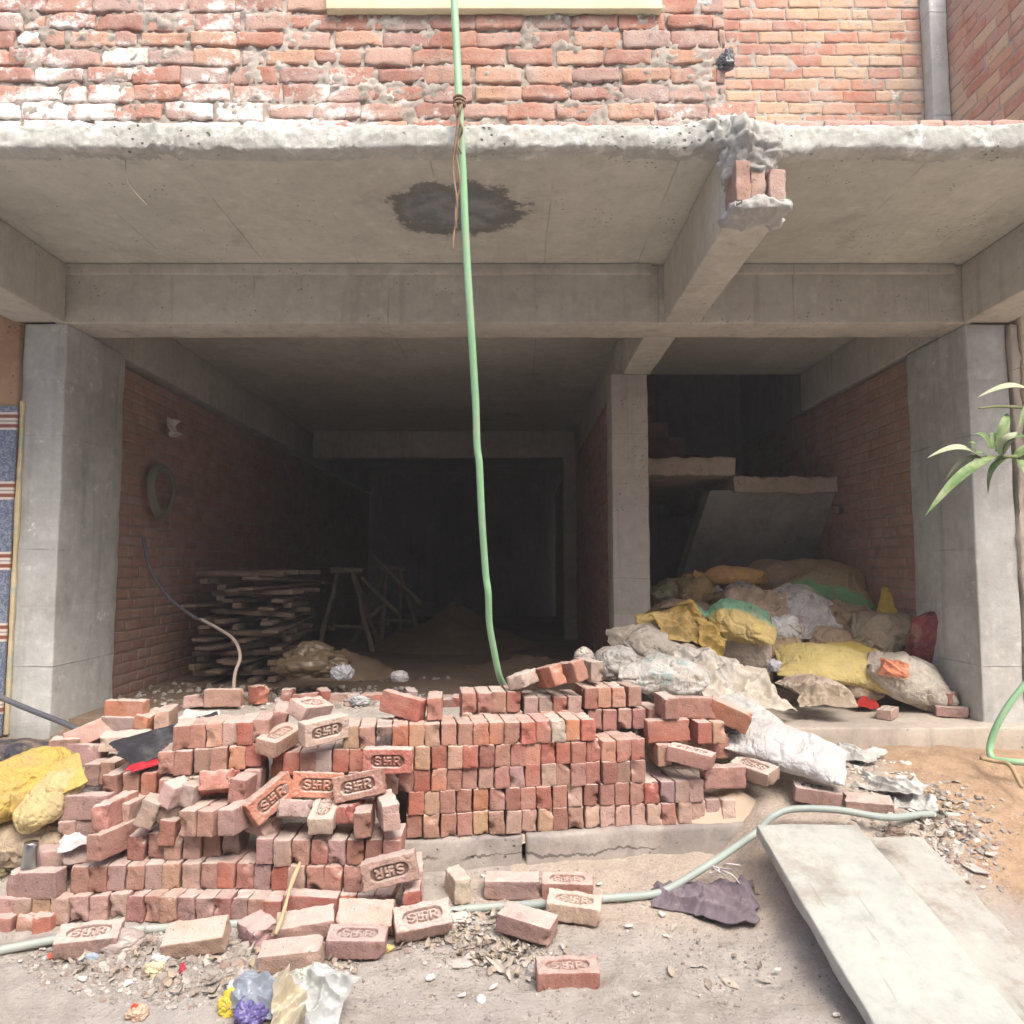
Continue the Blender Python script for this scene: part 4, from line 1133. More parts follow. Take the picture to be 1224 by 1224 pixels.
# ------------------------------------------------------------------ sacks
def sack_mesh(name, L, Wd, H, seed, mat, ends=('seam', 'seam'), wr=1.0, bend=0., droop=.0, nu=104, nv=84, power=.5):
    """A filled sack lying on its side: long along X. An end is a flat seam, a tied neck, or an open rumpled mouth."""
    b = MB(); rg = random.Random(seed)
    ph = [rg.uniform(0, 6.28) for _ in range(6)]
    def prof(t):
        # t: 0..1 along the sack -> width and height factors
        def endf(e, kind):
            # e: distance from the end, 0..1 of half the length
            if kind == 'seam':
                return (.86 + .14 * min(1, e / .25) ** .7, max(.035, min(1, (e / .62)) ** power))
            if kind == 'tied':
                nk = .30
                if e < nk:
                    k = e / nk
                    s_ = .16 + .34 * (1 - k) ** 1.6 if k < 1 else .16
                    return (s_ + .05, s_ * .8)
                k = min(1, (e - nk) / .5)
                s_ = .17 + .83 * math.sin(k * math.pi / 2) ** .75
                return (s_, s_)
            if kind == 'open':
                k = min(1, e / .7)
                return (1.0 + .08 * (1 - k), .22 + .78 * k ** .8)
            k = min(1, e / .8)  # round bottom
            s_ = math.sqrt(max(0.0004, 1 - (1 - k) ** 2.4))
            return (s_, s_)
        if t < .5: return endf(t * 2, ends[0])
        return endf((1 - t) * 2, ends[1])
    def f(u, v):
        t = u
        w, h = prof(t)
        a = v * 2 * math.pi
        c, s_ = math.cos(a), math.sin(a)
        ex = .72
        y = Wd / 2 * w * math.copysign(abs(c) ** ex, c)
        z = H / 2 * h * math.copysign(abs(s_) ** .95, s_)
        x = (t - .5) * L
        endk = 1 - min(t, 1 - t) * 2
        # flare of a neck beyond its tie, and wavy seams
        x += .03 * L * math.sin(c * 2.2 + ph[0]) * endk ** 2
        p = (x, y, z)
        n1 = fr((x / Wd, y / Wd, z / Wd), 1.6, 3, seed)
        amp = min(h, 1) ** .5
        d = .09 * H * n1 * amp
        # creases that run out from the ends and slump folds across the middle
        r1 = ridged((x * .22 / Wd, y / Wd, z / Wd), 4.6, seed + 2.) ** 5
        r2 = ridged((x / Wd + .5 * n1, y * .35 / Wd, z * .5 / Wd), 1.9, seed + 7.) ** 8
        r4 = ridged((x * .8 / Wd + n1, y * .3 / Wd + .5 * x / Wd, z * .5 / Wd), 3.7, seed + 17.) ** 9
        d -= wr * H * (.12 * r1 * (.1 + endk) + .10 * r2 * (1.0 - .5 * endk) + .05 * r4 * (.3 + endk)) * amp
        z2 = z + d * (s_ if abs(s_) > .3 else math.copysign(.3, s_))
        y2 = y + d * c * .8
        # end fabric waves
        z2 += endk ** 3 * .10 * H * math.sin(y / Wd * 9 + ph[1]) * (1 if ends[0 if t < .5 else 1] != 'tied' else .2)
        # its weight flattens the underside
        if z2 < -H * .30: z2 = -H * .30 + (z2 + H * .30) * .35
        # bend over what it lies on
        z2 += bend * ((2 * t - 1) ** 2 - .3) * -1 + droop * (t - .5)
        return (x, y2, z2)
    b.grid(f, nu, nv, 0, wrap=True)
    # close the two ends
    n = nv
    for i0 in (0, nu * n):
        c = np.mean(np.array(b.v[i0:i0 + n]), axis=0)
        k = len(b.v); b.v.append(tuple(c))
        for j in range(n):
            fce = (i0 + j, i0 + (j + 1) % n, k)
            b.f.append(fce if i0 == 0 else fce[::-1]); b.m.append(0)
    return b.mesh(name, mat)
SK = sackcloth('woven_sacking', .62)
SKD = sackcloth('dirty_woven_sacking', .85)
SKP = sackcloth('printed_sacking', .55, printed=(.10, .16, .17))
SKY = sackcloth('mustard_printed_sacking', .5, printed=(.12, .07, .04))
SKC = sackcloth('clean_yellow_sacking', .38)
SKG = sackcloth('green_banded_sacking', .55, second=(1, .02, .09, (.17, .40, .27)))
SKB = sackcloth('green_edged_sacking', .55, second=(1, -.08, -.12, (.18, .42, .20)))
SKW = sackcloth('white_sacking', .12)
SKT = sackcloth('teal_printed_sacking', .55, printed=(.25, .47, .50))
GS = 'sacks heaped on the right plinth'
def rotm(yaw, pitch, roll):
    return Matrix.Rotation(R(yaw), 3, 'Z') @ Matrix.Rotation(R(roll), 3, 'Y') @ Matrix.Rotation(R(pitch), 3, 'X')
def sack(px, py, d, size, rot, col, mat, seed, label, ends=('seam', 'seam'), wr=1., group=GS, bend=0., name='sack', power=.5, droop=0., cat='sack'):
    """rot: yaw about the vertical, pitch about its length, roll (nose down is positive); (px, py) is the middle of its body."""
    o = thing_mesh(name, sack_mesh(name, *size, seed, mat, ends, wr, bend, droop, power=power), at(px, py, d), rotm(*rot), label=label, cat=cat, group=group)
    o.color = tuple(col) + (1,)
    return o
WHT, CRM, TANC, BRN, MUS, YEL, ORG = (.72, .71, .67), (.66, .58, .46), (.42, .31, .20), (.32, .225, .15), (.58, .39, .12), (.74, .58, .17), (.62, .36, .11)
# back of the heap
sack(812, 714, 6.9, (.62, .42, .34), (10, 0, 0), (.26, .26, .17), SKD, 1, 'dull olive sack at the far left of the heap by the slim column')
sack(842, 712, 6.75, (.55, .42, .40), (30, 0, 10), (.38, .25, .11), SKD, 2, 'brown mustard sack under the tied orange one', ends=('round', 'seam'))
sack(872, 690, 6.6, (.62, .34, .20), (-8, 0, 4), (.58, .33, .11), SK, 3, 'orange sack with a pointed tied neck on top of the heap', ends=('tied', 'round'))
sack(940, 694, 6.9, (.75, .5, .36), (4, 0, 4), (.36, .26, .18), SKD, 4, 'large brown sack at the top middle of the heap', ends=('round', 'seam'))
sack(992, 702, 6.6, (.72, .6, .36), (-24, 32, 14), (.38, .29, .17), SKB, 5, 'tan sack with a bright green edge at the top right of the heap')
sack(885, 712, 6.25, (.40, .26, .24), (-28, 0, 14), (.27, .24, .23), SKD, 6, 'small dark grey sack gathered in a knot at the heap middle', ends=('tied', 'round'), wr=1.6)
sack(815, 732, 6.4, (.55, .34, .22), (0, 0, 0), (.34, .25, .19), SKD, 7, 'flat dusty brown sack left of the yellow and green one')
sack(948, 728, 6.2, (.62, .46, .36), (28, 22, -14), (.52, .50, .50), SKP, 8, 'greyish white sack with green print at the middle right', ends=('round', 'seam'))
sack(1004, 748, 6.2, (.78, .48, .36), (-10, 10, 10), (.37, .27, .18), SKD, 9, 'sagging tan sack below the green edged one', ends=('round', 'seam'))
sack(1010, 775, 5.95, (.75, .46, .36), (6, 0, 4), (.34, .25, .17), SKD, 10, 'dark tan sack behind the bright yellow one', ends=('round', 'seam'))
sack(934, 757, 5.95, (.44, .34, .28), (70, 10, 20), (.66, .66, .66), SKP, 11, 'small white printed sack standing right of the cream one', ends=('round', 'round'))
sack(958, 765, 6.0, (.40, .24, .22), (82, 0, 70), (.44, .42, .46), SK, 12, 'narrow grey lilac sack standing at the middle of the heap')
sack(932, 785, 5.8, (.40, .36, .30), (20, 0, 0), (.50, .37, .22), SK, 13, 'small ochre sack between the cream and bright yellow ones', ends=('round', 'seam'))
# front of the heap
sack(822, 768, 5.75, (.62, .48, .34), (20, -20, 58), MUS, SKY, 14, 'mustard yellow sack with vertical dark print, left of the cream one', ends=('open', 'round'), wr=1.3)
sack(800, 741, 5.62, (.50, .20, .10), (6, 30, -4), (.62, .45, .15), SKY, 15, 'loose mustard yellow sack mouth flopping left over the heap', ends=('open', 'seam'), wr=1.5)
sack(878, 742, 5.62, (.56, .40, .22), (-10, 30, 12), (.70, .55, .22), SKG, 16, 'yellow and green sack with a knotted neck over the cream one', ends=('tied', 'seam'), wr=1.4)
sack(882, 780, 5.75, (.56, .50, .42), (76, 10, 62), (.60, .52, .44), SK, 17, 'large dusty cream sack standing upright in the heap front', ends=('round', 'seam'), wr=.9)
sack(788, 778, 5.5, (.62, .42, .36), (16, 0, 8), (.50, .46, .40), SKD, 18, 'dusty grey cream sack behind the teal printed one', ends=('round', 'seam'))
sack(741, 795, 5.1, (.36, .30, .26), (10, 0, 0), (.50, .49, .47), SK, 19, 'small grey white sack tied round its middle, leftmost by the bricks', ends=('round', 'tied'), wr=1.4)
sack(798, 812, 4.95, (.58, .42, .30), (-14, 0, 8), (.60, .59, .565), SKT, 20, 'white sack with faded teal print behind the brick stack', ends=('open', 'round'))
sack(1002, 797, 5.45, (.84, .42, .15), (-7, 28, 8), (.66, .54, .22), SKC, 21, 'bright yellow flattened sack in front of the heap', ends=('seam', 'open'), bend=.05, wr=1.1)
sack(1030, 776, 5.7, (.52, .26, .06), (4, 20, 4), (.60, .46, .12), SKC, 22, 'thin bright yellow sack flap behind the flattened one', ends=('open', 'seam'))
sack(1086, 815, 5.35, (.58, .42, .36), (-14, 10, 22), (.62, .58, .51), SK, 23, 'creamy white bulging sack at the front right of the heap', ends=('open', 'seam'), wr=.7)
sack(1062, 766, 5.85, (.62, .46, .46), (14, 0, 10), (.30, .255, .19), SKD, 24, 'dull khaki sack behind the white bulging one', ends=('round', 'seam'))
sack(1076, 728, 6.05, (.34, .28, .10), (-10, 55, 30), (.62, .45, .09), SKC, 25, 'crumpled yellow empty sack against the brick wall', ends=('open', 'open'), wr=2.2)
sack(1112, 772, 5.5, (.50, .32, .20), (80, 0, 66), (.22, .045, .06), SKD, 26, 'dark maroon sack standing open against the right column', ends=('seam', 'open'), wr=1.6)
sack(1026, 826, 5.4, (.28, .24, .18), (30, 0, 10), (.55, .46, .36), SK, 27, 'small tan sack under the bright yellow one', ends=('round', 'seam'))
sack(972, 820, 5.2, (.42, .22, .10), (-50, 20, 10), (.58, .50, .42), SKD, 28, 'torn dusty sack spilling straw below the bright yellow one', ends=('open', 'seam'), wr=2.)
sack(940, 894, 4.15, (.60, .38, .17), (-28, 14, 12), (.60, .60, .60), SKW, 29, 'clean white sack lying on the sand right of the bricks', ends=('open', 'seam'), wr=1.0, group='single white sack')
sack(893, 855, 4.55, (.42, .26, .10), (-60, 10, 20), (.56, .56, .55), SKW, 30, 'white empty sack end trailing up from the clean white sack', ends=('open', 'seam'), wr=1.8)
# left front
GY = 'sacks at the left end of the brick pile'
sack(30, 936, 3.62, (.44, .34, .24), (52, 16, -12), (.58, .42, .11), SKC, 31, 'bright yellow sack folded over at the left end of the pile', ends=('seam', 'round'), group=GY, wr=1.1)
sack(80, 925, 3.56, (.22, .14, .035), (-50, 30, 28), (.58, .43, .13), SKC, 32, 'loose yellow sack corner hanging beside the bricks', ends=('seam', 'open'), group=GY)
sack(60, 955, 3.52, (.32, .20, .16), (60, 0, -40), (.60, .48, .24), SKC, 33, 'pale yellow sack bulging below the bright yellow one', ends=('round', 'round'), group=GY, wr=.8)
sack(44, 1004, 3.60, (.46, .30, .24), (10, 0, 0), (.52, .43, .31), SKD, 34, 'dirty tan sack under the yellow ones by the tumbler', ends=('round', 'seam'), group=GY)
sack(-8, 1010, 3.55, (.30, .24, .34), (80, 0, 30), (.50, .46, .26), SKD, 35, 'dirty olive yellow sack cut by the left picture edge', ends=('round', 'seam'), group=GY)
sack(4, 905, 3.95, (.5, .28, .16), (8, 0, 0), (.05, .05, .065), SKD, 36, 'black plastic bundle behind the bright yellow sack', group=GY)
sack(-12, 975, 3.6, (.30, .22, .2), (40, 0, 0), (.62, .54, .33), SK, 37, 'cream yellow sack low at the left picture edge', group=GY)

# ------------------------------------------------------------------ cloth and rags
def cloth_mesh(name, w, h, seed, mat, amp=.03, nu=70, nv=60, out=None, thick=.003, fold=6.):
    b = MB()
    def f(u, v):
        x, y = (u - .5) * w, (v - .5) * h
        e = 1.0 + .18 * fr((u * 2, v * 2, 0), 1.3, 3, seed)
        x *= e; y *= 1 + .2 * fr((u * 2, v * 2, 3), 1.1, 3, seed + 4)
        if out is not None: x, y = out(u, v, x, y)
        q = (x + .03 * fr((x, y, 0), 6, 2, seed), y, 0)
        z = amp * (1.1 * ridged(q, fold, seed) ** 2 + .8 * ridged((q[0] * .5 + q[1], q[1] * .4, 0), fold * 1.6, seed + 3) ** 3 + .35 * fr(q, 22, 3, seed))
        ed = min(u, 1 - u, v, 1 - v)
        z = z * (.35 + .65 * min(1, ed * 7)) + .002
        return (x, y, z)
    b.grid(f, nu, nv)
    n = len(b.v); g = list(b.f)
    b.v += [(x, y, z - thick) for x, y, z in b.v]
    b.f += [tuple(i + n for i in reversed(q)) for q in g]; b.m += [0] * len(g)
    m = nv + 1
    ring = [j for j in range(m)] + [i * m + nv for i in range(1, nu + 1)] + [nu * m + j for j in range(nv - 1, -1, -1)] + [i * m for i in range(nu - 1, 0, -1)]
    for a, c in zip(ring, ring[1:] + ring[:1]):
        b.f.append((c, a, a + n, c + n)); b.m.append(0)
    return b.mesh(name, mat)
def on_ground(px, py, dz=0.):
    lo, d = 1.9, 1.9
    while d < 9:
        p = at(px, py, d)
        if p.z <= gz0(p.x, d) + dz: break
        lo = d; d += .04
    hi = d
    for _ in range(9):
        m = (lo + hi) / 2; p = at(px, py, m)
        if p.z <= gz(p.x, m) + dz: hi = m
        else: lo = m
    return at(px, py, hi)
def fabric(name, col, **k): return simple(name, col, .95, .3, 14, .5, (.35, tuple(min(1, c * 1.6 + .1) for c in col)), spec=.1, **k)
def pout(u, v, x, y):
    # a rag pulled out to a narrow end at the upper left
    k = .45 + .75 * u
    return x, (y * k - .03 * (1 - u))
p = on_ground(842, 1076, .006)
thing_mesh('rag', cloth_mesh('rag', .44, .34, 3., fabric('purple_grey_cloth', (.20, .165, .19)), .042, out=pout, nu=120, nv=100, fold=5.), p, rotm(-14, 4, 0), label='purple grey rag crumpled on the ground beside the ramp slab', cat='rag')
p = at(205, 884, 3.80)
b_ = fabric('black_cloth', (.045, .045, .052))
o = thing_mesh('torn_cloth', cloth_mesh('torn_cloth', .50, .20, 9., b_, .02), p, rotm(38, 26, -10), label='black cloth with a red border lying over the left bricks', cat='cloth')
c_ = thing_mesh('border', cloth_mesh('border', .34, .055, 12., fabric('red_cloth', (.42, .03, .045)), .012, nu=50, nv=14), (0, 0, 0)); c_.parent = o; c_.location = (-.05, -.115, -.008)
p = at(150, 876, 4.0); p.z -= .01
thing_mesh('rag', cloth_mesh('rag', .2, .12, 15., fabric('silver_foil', (.55, .56, .52)), .03), at(238, 858, 4.2), rotm(10, 20, 0), label='crumpled silvery wrapper above the black cloth', cat='wrapper')
thing_mesh('rag', cloth_mesh('rag', .16, .09, 17., fabric('white_rag', (.62, .60, .60)), .03), at(97, 1008, 3.40), rotm(20, 15, -8), label='dirty white rag on the flat bricks right of the tumbler', cat='rag')
thing_mesh('rag', cloth_mesh('rag', .15, .16, 19., fabric('pale_paper', (.66, .60, .54)), .05), (-2.955, 6.45, 2.72), rotm(90, 90, 0), label='pale paper bag hanging high on the dim left wall', cat='bag')
thing_mesh('rag', cloth_mesh('rag', .16, .10, 23., fabric('red_rag', (.52, .05, .045)), .05), atz(1033, 846, .54), rotm(0, 10, 0), label='small bright red rag under the yellow sack', cat='rag')
thing_mesh('rag', cloth_mesh('rag', .17, .12, 24., fabric('orange_print', (.62, .25, .15)), .03), at(1068, 800, 5.12), rotm(-30, 60, 10), label='torn orange and white wrapper at the mouth of the white sack', cat='wrapper')

for px, py, w, h, yw, lab in ((1015, 905, .34, .20, -38, 'torn white plastic sheet on the sand beyond the white sack tip'), (1062, 942, .36, .18, -48, 'torn white plastic sheet lying beside the streak of white chips'), (1092, 962, .22, .14, -30, 'crumpled pale plastic strip at the far end of the grey green pipe')):
    thing_mesh('plastic_sheet', cloth_mesh('plastic_sheet', w, h, px * .1, fabric('torn_white_plastic', (.50, .495, .47)), .035, nu=90, nv=70, fold=7.), on_ground(px, py, .012), rotm(yw, 8, -6), label=lab, cat='plastic', group='torn plastic on the sand at right')
# torn sacking draped over and spilling from the heap
for i, (px, py, d, w, h, rt, col, lab) in enumerate((
    (818, 752, 5.45, .42, .26, (12, 42, 6), (.46, .33, .13), 'torn mustard sacking draped above the mustard sack'),
    (848, 765, 5.42, .20, .30, (20, 60, 20), (.47, .33, .11), 'strip of mustard sacking hanging beside the cream sack'),
    (905, 722, 6.0, .46, .30, (-10, 44, 10), (.36, .28, .21), 'dusty brown torn sacking lying across the heap middle'),
    (968, 742, 5.95, .40, .30, (14, 50, -8), (.44, .42, .42), 'grey white torn sacking slumped in the heap middle'),
    (1030, 745, 6.0, .50, .30, (-20, 46, 12), (.33, .25, .18), 'brown torn sacking slumped below the green edged sack'),
    (880, 822, 4.98, .60, .42, (10, 26, 10), (.54, .49, .42), 'dusty cream sheet spread on the sand below the standing cream sack'),
    (840, 800, 5.05, .40, .30, (-14, 40, 14), (.52, .49, .45), 'pale dirty sheet crumpled right of the teal printed sack'),
    (760, 770, 5.45, .40, .30, (10, 48, -6), (.42, .37, .31), 'dirty grey brown sheet behind the small tied sack'),
    (985, 835, 4.98, .34, .22, (-10, 24, 0), (.40, .33, .25), 'torn brown sacking with straw on the plinth edge'))):
    thing_mesh('torn_sack', cloth_mesh('torn_sack', w, h, 70. + i * 3, fabric('torn_sacking', col), .06, nu=90, nv=70, fold=4.5), at(px, py, d), rotm(*rt), label=lab, cat='sacking', group='torn sacking in the heap')
# crumpled bags and wrappers
def bag_mesh(name, r, seed, mat, sq=(1, 1, .7), amp=.5):
    b = MB()
    def f(u, v):
        a, t = v * 2 * math.pi, u * math.pi
        n = Vector((math.sin(t) * math.cos(a), math.sin(t) * math.sin(a), math.cos(t)))
        d = 1 + amp * (.75 * fr(n, 1.1, 2, seed) - .42 * ridged(n, 2.1, seed) ** 5 - .24 * ridged(n, 4.3, seed + 4) ** 5 - .1 * ridged(n, 9, seed + 8) ** 4)
        q = n * r * d
        q = Vector((q.x * sq[0], q.y * sq[1], q.z * sq[2]))
        if q.z < -r * sq[2] * .45: q.z = -r * sq[2] * .45 + (q.z + r * sq[2] * .45) * .2
        return q
    b.grid(f, 56, 72, wrap=True)
    return b.mesh(name, mat)
def plastic(name, col, **k): return simple(name, col, .32, .2, 9, .3, (.3, tuple(c * .6 + .08 for c in col)), spec=.5, **k)
GT = 'rubbish heaped on the street at the front left'
def bagt(px, py, r, seed, col, label, sq=(1, 1, .7), name='plastic_bag', dz=.35, ground=True, z=None, rot=(0, 0, 0), group=GT, cat='bag', amp=.5):
    p = on_ground(px, py, r * sq[2] * dz) if ground else (at(px, py, z))
    return thing_mesh(name, bag_mesh(name, r, seed, plastic('film', col), sq, amp), p, rotm(*rot), label=label, cat=cat, group=group)
thing_mesh('plastic_bag', cloth_mesh('plastic_bag', .17, .20, 52., plastic('thin_film', (.52, .54, .53)), .05, fold=9., nu=90, nv=90), on_ground(384, 1198, .055), rotm(-12, 38, 14), label='white translucent plastic bag, rightmost of the street rubbish', cat='bag', group=GT)
thing_mesh('plastic_bag', cloth_mesh('plastic_bag', .13, .15, 55., plastic('cream_film', (.56, .50, .37)), .085, fold=9., out=pout, nu=90, nv=90), on_ground(338, 1210, .04), rotm(70, 30, -16), label='cream plastic bag in the middle of the street rubbish', cat='bag', group=GT)
bagt(300, 1212, .062, 7., (.13, .11, .30), 'purple blue bundle between yellow and cream bags', (.9, .8, .8))
thing_mesh('plastic_bag', cloth_mesh('plastic_bag', .16, .12, 58., plastic('blue_film', (.27, .31, .37)), .05, fold=8.), on_ground(305, 1190, .04), rotm(-8, 30, 8), label='grey blue bag above the purple bundle', cat='bag', group=GT)
bagt(274, 1202, .048, 9., (.72, .55, .08), 'yellow wrapper at the left of the street rubbish', (.7, .7, 1.0), name='wrapper', cat='wrapper')
bagt(346, 1180, .05, 10., (.52, .48, .48), 'white and pink crumpled paper above the cream bag', (1.2, .9, .7), name='wrapper', cat='wrapper')
bagt(362, 1170, .045, 11., (.50, .53, .46), 'pale green white wrapper leaning on the front blank brick', (1, .8, .9), name='wrapper', cat='wrapper')
bagt(283, 1181, .032, 12., (.62, .66, .68), 'small white curl of plastic above the yellow wrapper', (1, .7, .9), name='wrapper', cat='wrapper')
bagt(165, 1211, .04, 13., (.60, .42, .30), 'torn orange and cream wrapper at the lower left', (.9, .9, .6), name='wrapper', cat='wrapper')
bagt(163, 1206, .018, 14., (.55, .06, .03), 'small red scrap on the torn orange wrapper', (1, 1, .8), name='wrapper', cat='scrap', dz=1.2)
bagt(184, 1160, .035, 15., (.66, .58, .38), 'crumpled cream paper left of the fallen dusty brick', (1.1, .8, .8), name='wrapper', cat='wrapper')
bagt(193, 1147, .032, 16., (.66, .67, .66), 'white crumpled paper above the cream paper', (1.2, .8, .6), name='wrapper', cat='wrapper')
bagt(218, 1159, .020, 17., (.50, .05, .08), 'small crimson wrapper on the rubble', (.6, .6, 1.2), name='wrapper', cat='wrapper')
bagt(61, 1143, .022, 18., (.55, .12, .06), 'orange red scrap beside the grey pipe at left', (1.1, .7, .5), name='wrapper', cat='wrapper')
bagt(110, 1145, .03, 19., (.36, .44, .52), 'light blue scrap by the leftmost stamped brick', (1.3, .7, .6), name='wrapper', cat='wrapper')
bagt(464, 1134, .022, 20., (.68, .52, .20), 'yellow scrap beside the dirt filled stamped brick', (1, .9, .8), name='wrapper', cat='wrapper')
bagt(547, 1100, .045, 21., (.62, .58, .52), 'dirty white crumpled paper behind the boldly stamped brick', (1.2, .8, .7), name='wrapper', cat='wrapper')
bagt(575, 1195, .018, 22., (.70, .70, .68), 'small round white lump on the bare ground', (1, 1, .9), name='eggshell', cat='eggshell', amp=.15)
bagt(822, 1054, .010, 23., (.62, .10, .03), 'tiny red and orange bottle cap near the ramp slab', (1, 1, 1.2), name='bottle_cap', cat='cap', amp=.1)
bagt(640, 1162, .035, 24., (.52, .49, .46), 'pale grey stone left of the dark red brick', (1, .8, .9), name='stone', cat='stone', amp=.3)
bagt(548, 1152, .03, 25., (.5, .46, .42), 'flat grey stone in front of the stamped bricks', (1.8, 1.1, .5), name='stone', cat='stone', amp=.3)
bagt(144, 1130, .085, 26., (.42, .36, .33), 'rounded lump of set mortar right of the leftmost stamped brick', (1.1, .8, .7), name='mortar_lump', cat='lump', amp=.25)
bagt(1070, 995, .035, 27., (.20, .13, .09), 'small brown lump on the second ramp slab', (1.2, .7, .6), name='mortar_lump', cat='lump', dz=.9, ground=False, z=3.42)
bagt(409, 806, .07, 28., (.30, .31, .33), 'grey crumpled plastic bag on the heap in front of the timber', (1, .9, 1.0), ground=False, z=5.1, group='bags on the inner heap')
bagt(430, 838, .05, 29., (.45, .46, .47), 'silvery crumpled plastic on the heap behind the black end brick', (1.3, .9, .8), ground=False, z=4.55, group='bags on the inner heap')
bagt(478, 810, .06, 30., (.28, .27, .27), 'grey stone on the heap behind the orange stamped brick', (1, .9, .8), name='stone', cat='stone', ground=False, z=4.95, amp=.3, group='bags on the inner heap')
bagt(374, 795, .19, 31., (.17, .125, .075), 'mound of dirty straw and sacking before the timber pile', (1.5, 1, .9), name='straw_bundle', cat='straw', ground=False, z=6.0, amp=.4, group='bags on the inner heap')
bagt(698, 784, .06, 32., (.42, .38, .34), 'grey lump between the bricks and the small tied sack', (1, .9, .9), name='mortar_lump', cat='lump', ground=False, z=4.6, amp=.3, group='bags on the inner heap')
bagt(868, 74, .055, 33., (.075, .08, .085), 'black plastic lump stuffed in the end of the upper brick wall', (.75, .55, 1.3), name='plastic_lump', cat='plastic', ground=False, z=3.59, group='plastic in the upper wall', amp=.7)
bagt(965, 884, .07, 34., (.45, .47, .52), 'grey blue plastic scrap at the tip of the white sack', (1.1, .8, .6), group='scraps by the white sack', name='wrapper', cat='wrapper')
bagt(874, 872, .05, 35., (.13, .13, .15), 'dark plastic scrap between the stack end and white sack', (1.2, .8, .6), ground=False, z=4.2, group='scraps by the white sack', name='wrapper', cat='wrapper')
bagt(925, 797, .05, 36., (.50, .48, .52), 'lilac white torn plastic left of the bright yellow sack', (.9, .7, 1.1), ground=False, z=5.3, group='scraps by the white sack', name='wrapper', cat='wrapper')

# flat litter: scraps and chips one can count
def scrap_mesh(name, w, h, seed, mat):
    b = MB(); rg = random.Random(seed)
    k = 6
    pts = [(math.cos(a) * w / 2 * rg.uniform(.7, 1.1), math.sin(a) * h / 2 * rg.uniform(.7, 1.1)) for a in [2 * math.pi * (i + rg.uniform(-.25, .25)) / k for i in range(k)]]
    lift = [rg.uniform(0, .25) * min(w, h) for _ in pts]
    top = [(x, y, l + .004) for (x, y), l in zip(pts, lift)]; bot = [(x, y, l) for (x, y), l in zip(pts, lift)]
    c = len(top)
    b.add(top + bot + [(0, 0, .006), (0, 0, .0)], [(i, (i + 1) % c, 2 * c) for i in range(c)] + [(c + (i + 1) % c, c + i, 2 * c + 1) for i in range(c)] + [((i + 1) % c, i, c + i, c + (i + 1) % c) for i in range(c)])
    return b.mesh(name, mat, False)
M_PAPER = simple('paper', (.68, .66, .62), .8, .15, 20, .2)
M_CHIP = simple('tile_chip', (.55, .52, .48), .7, .2, 20, .3)
SCR = [(514, 1171, .05, .03, 'white scrap lying alone on bare ground below the stamped bricks'), (552, 1191, .035, .03, 'white square scrap left of the round white lump'), (590, 1180, .05, .018, 'narrow white scrap right of the round white lump'), (593, 1108, .04, .02, 'thin white scrap under the tilted mauve brick'),
 (716, 1058, .04, .03, 'white lump scrap by the rose stamped brick'), (792, 1094, .05, .035, 'white scrap left of the purple rag'), (752, 1108, .05, .025, 'white sliver on sand before the pipe'), (796, 1120, .04, .02, 'small white scrap below the purple rag'), (894, 1094, .05, .03, 'white plastic scrap at the tip of the purple rag'),
 (1166, 1042, .14, .08, 'large pale tile shard among the rubble at right'), (1186, 1022, .08, .04, 'grey tile shard above the large pale shard'), (152, 1177, .05, .03, 'white scrap left of the crumpled cream paper'), (98, 1171, .05, .025, 'white scrap in front of the leftmost stamped brick'), (24, 1150, .03, .02, 'tiny white scrap at the lower left by the pipe'),
 (660, 1142, .03, .02, 'tiny white scrap behind the dark red brick'), (930, 1160, .03, .02, 'tiny white scrap left of the ramp slab'), (578, 1048, .03, .025, 'white scrap by the small pale half brick'), (1000, 1214, .03, .02, 'tiny scrap at the ramp slab foot'), (760, 1190, .03, .03, 'grey chip on the bare ground at the bottom'), (1048, 1008, .05, .02, 'white chip on the ramp slab edge')]
for i, (px, py, w, h, lab) in enumerate(SCR):
    p = on_ground(px, py, .004)
    thing_mesh('litter_scrap', scrap_mesh('litter_scrap', w, h, i, M_CHIP if 'shard' in lab or 'chip' in lab else M_PAPER), p, rotm(rb.uniform(0, 180), rb.uniform(-8, 8), rb.uniform(-8, 8)), label=lab, cat='scrap', group='scraps of litter on the ground')

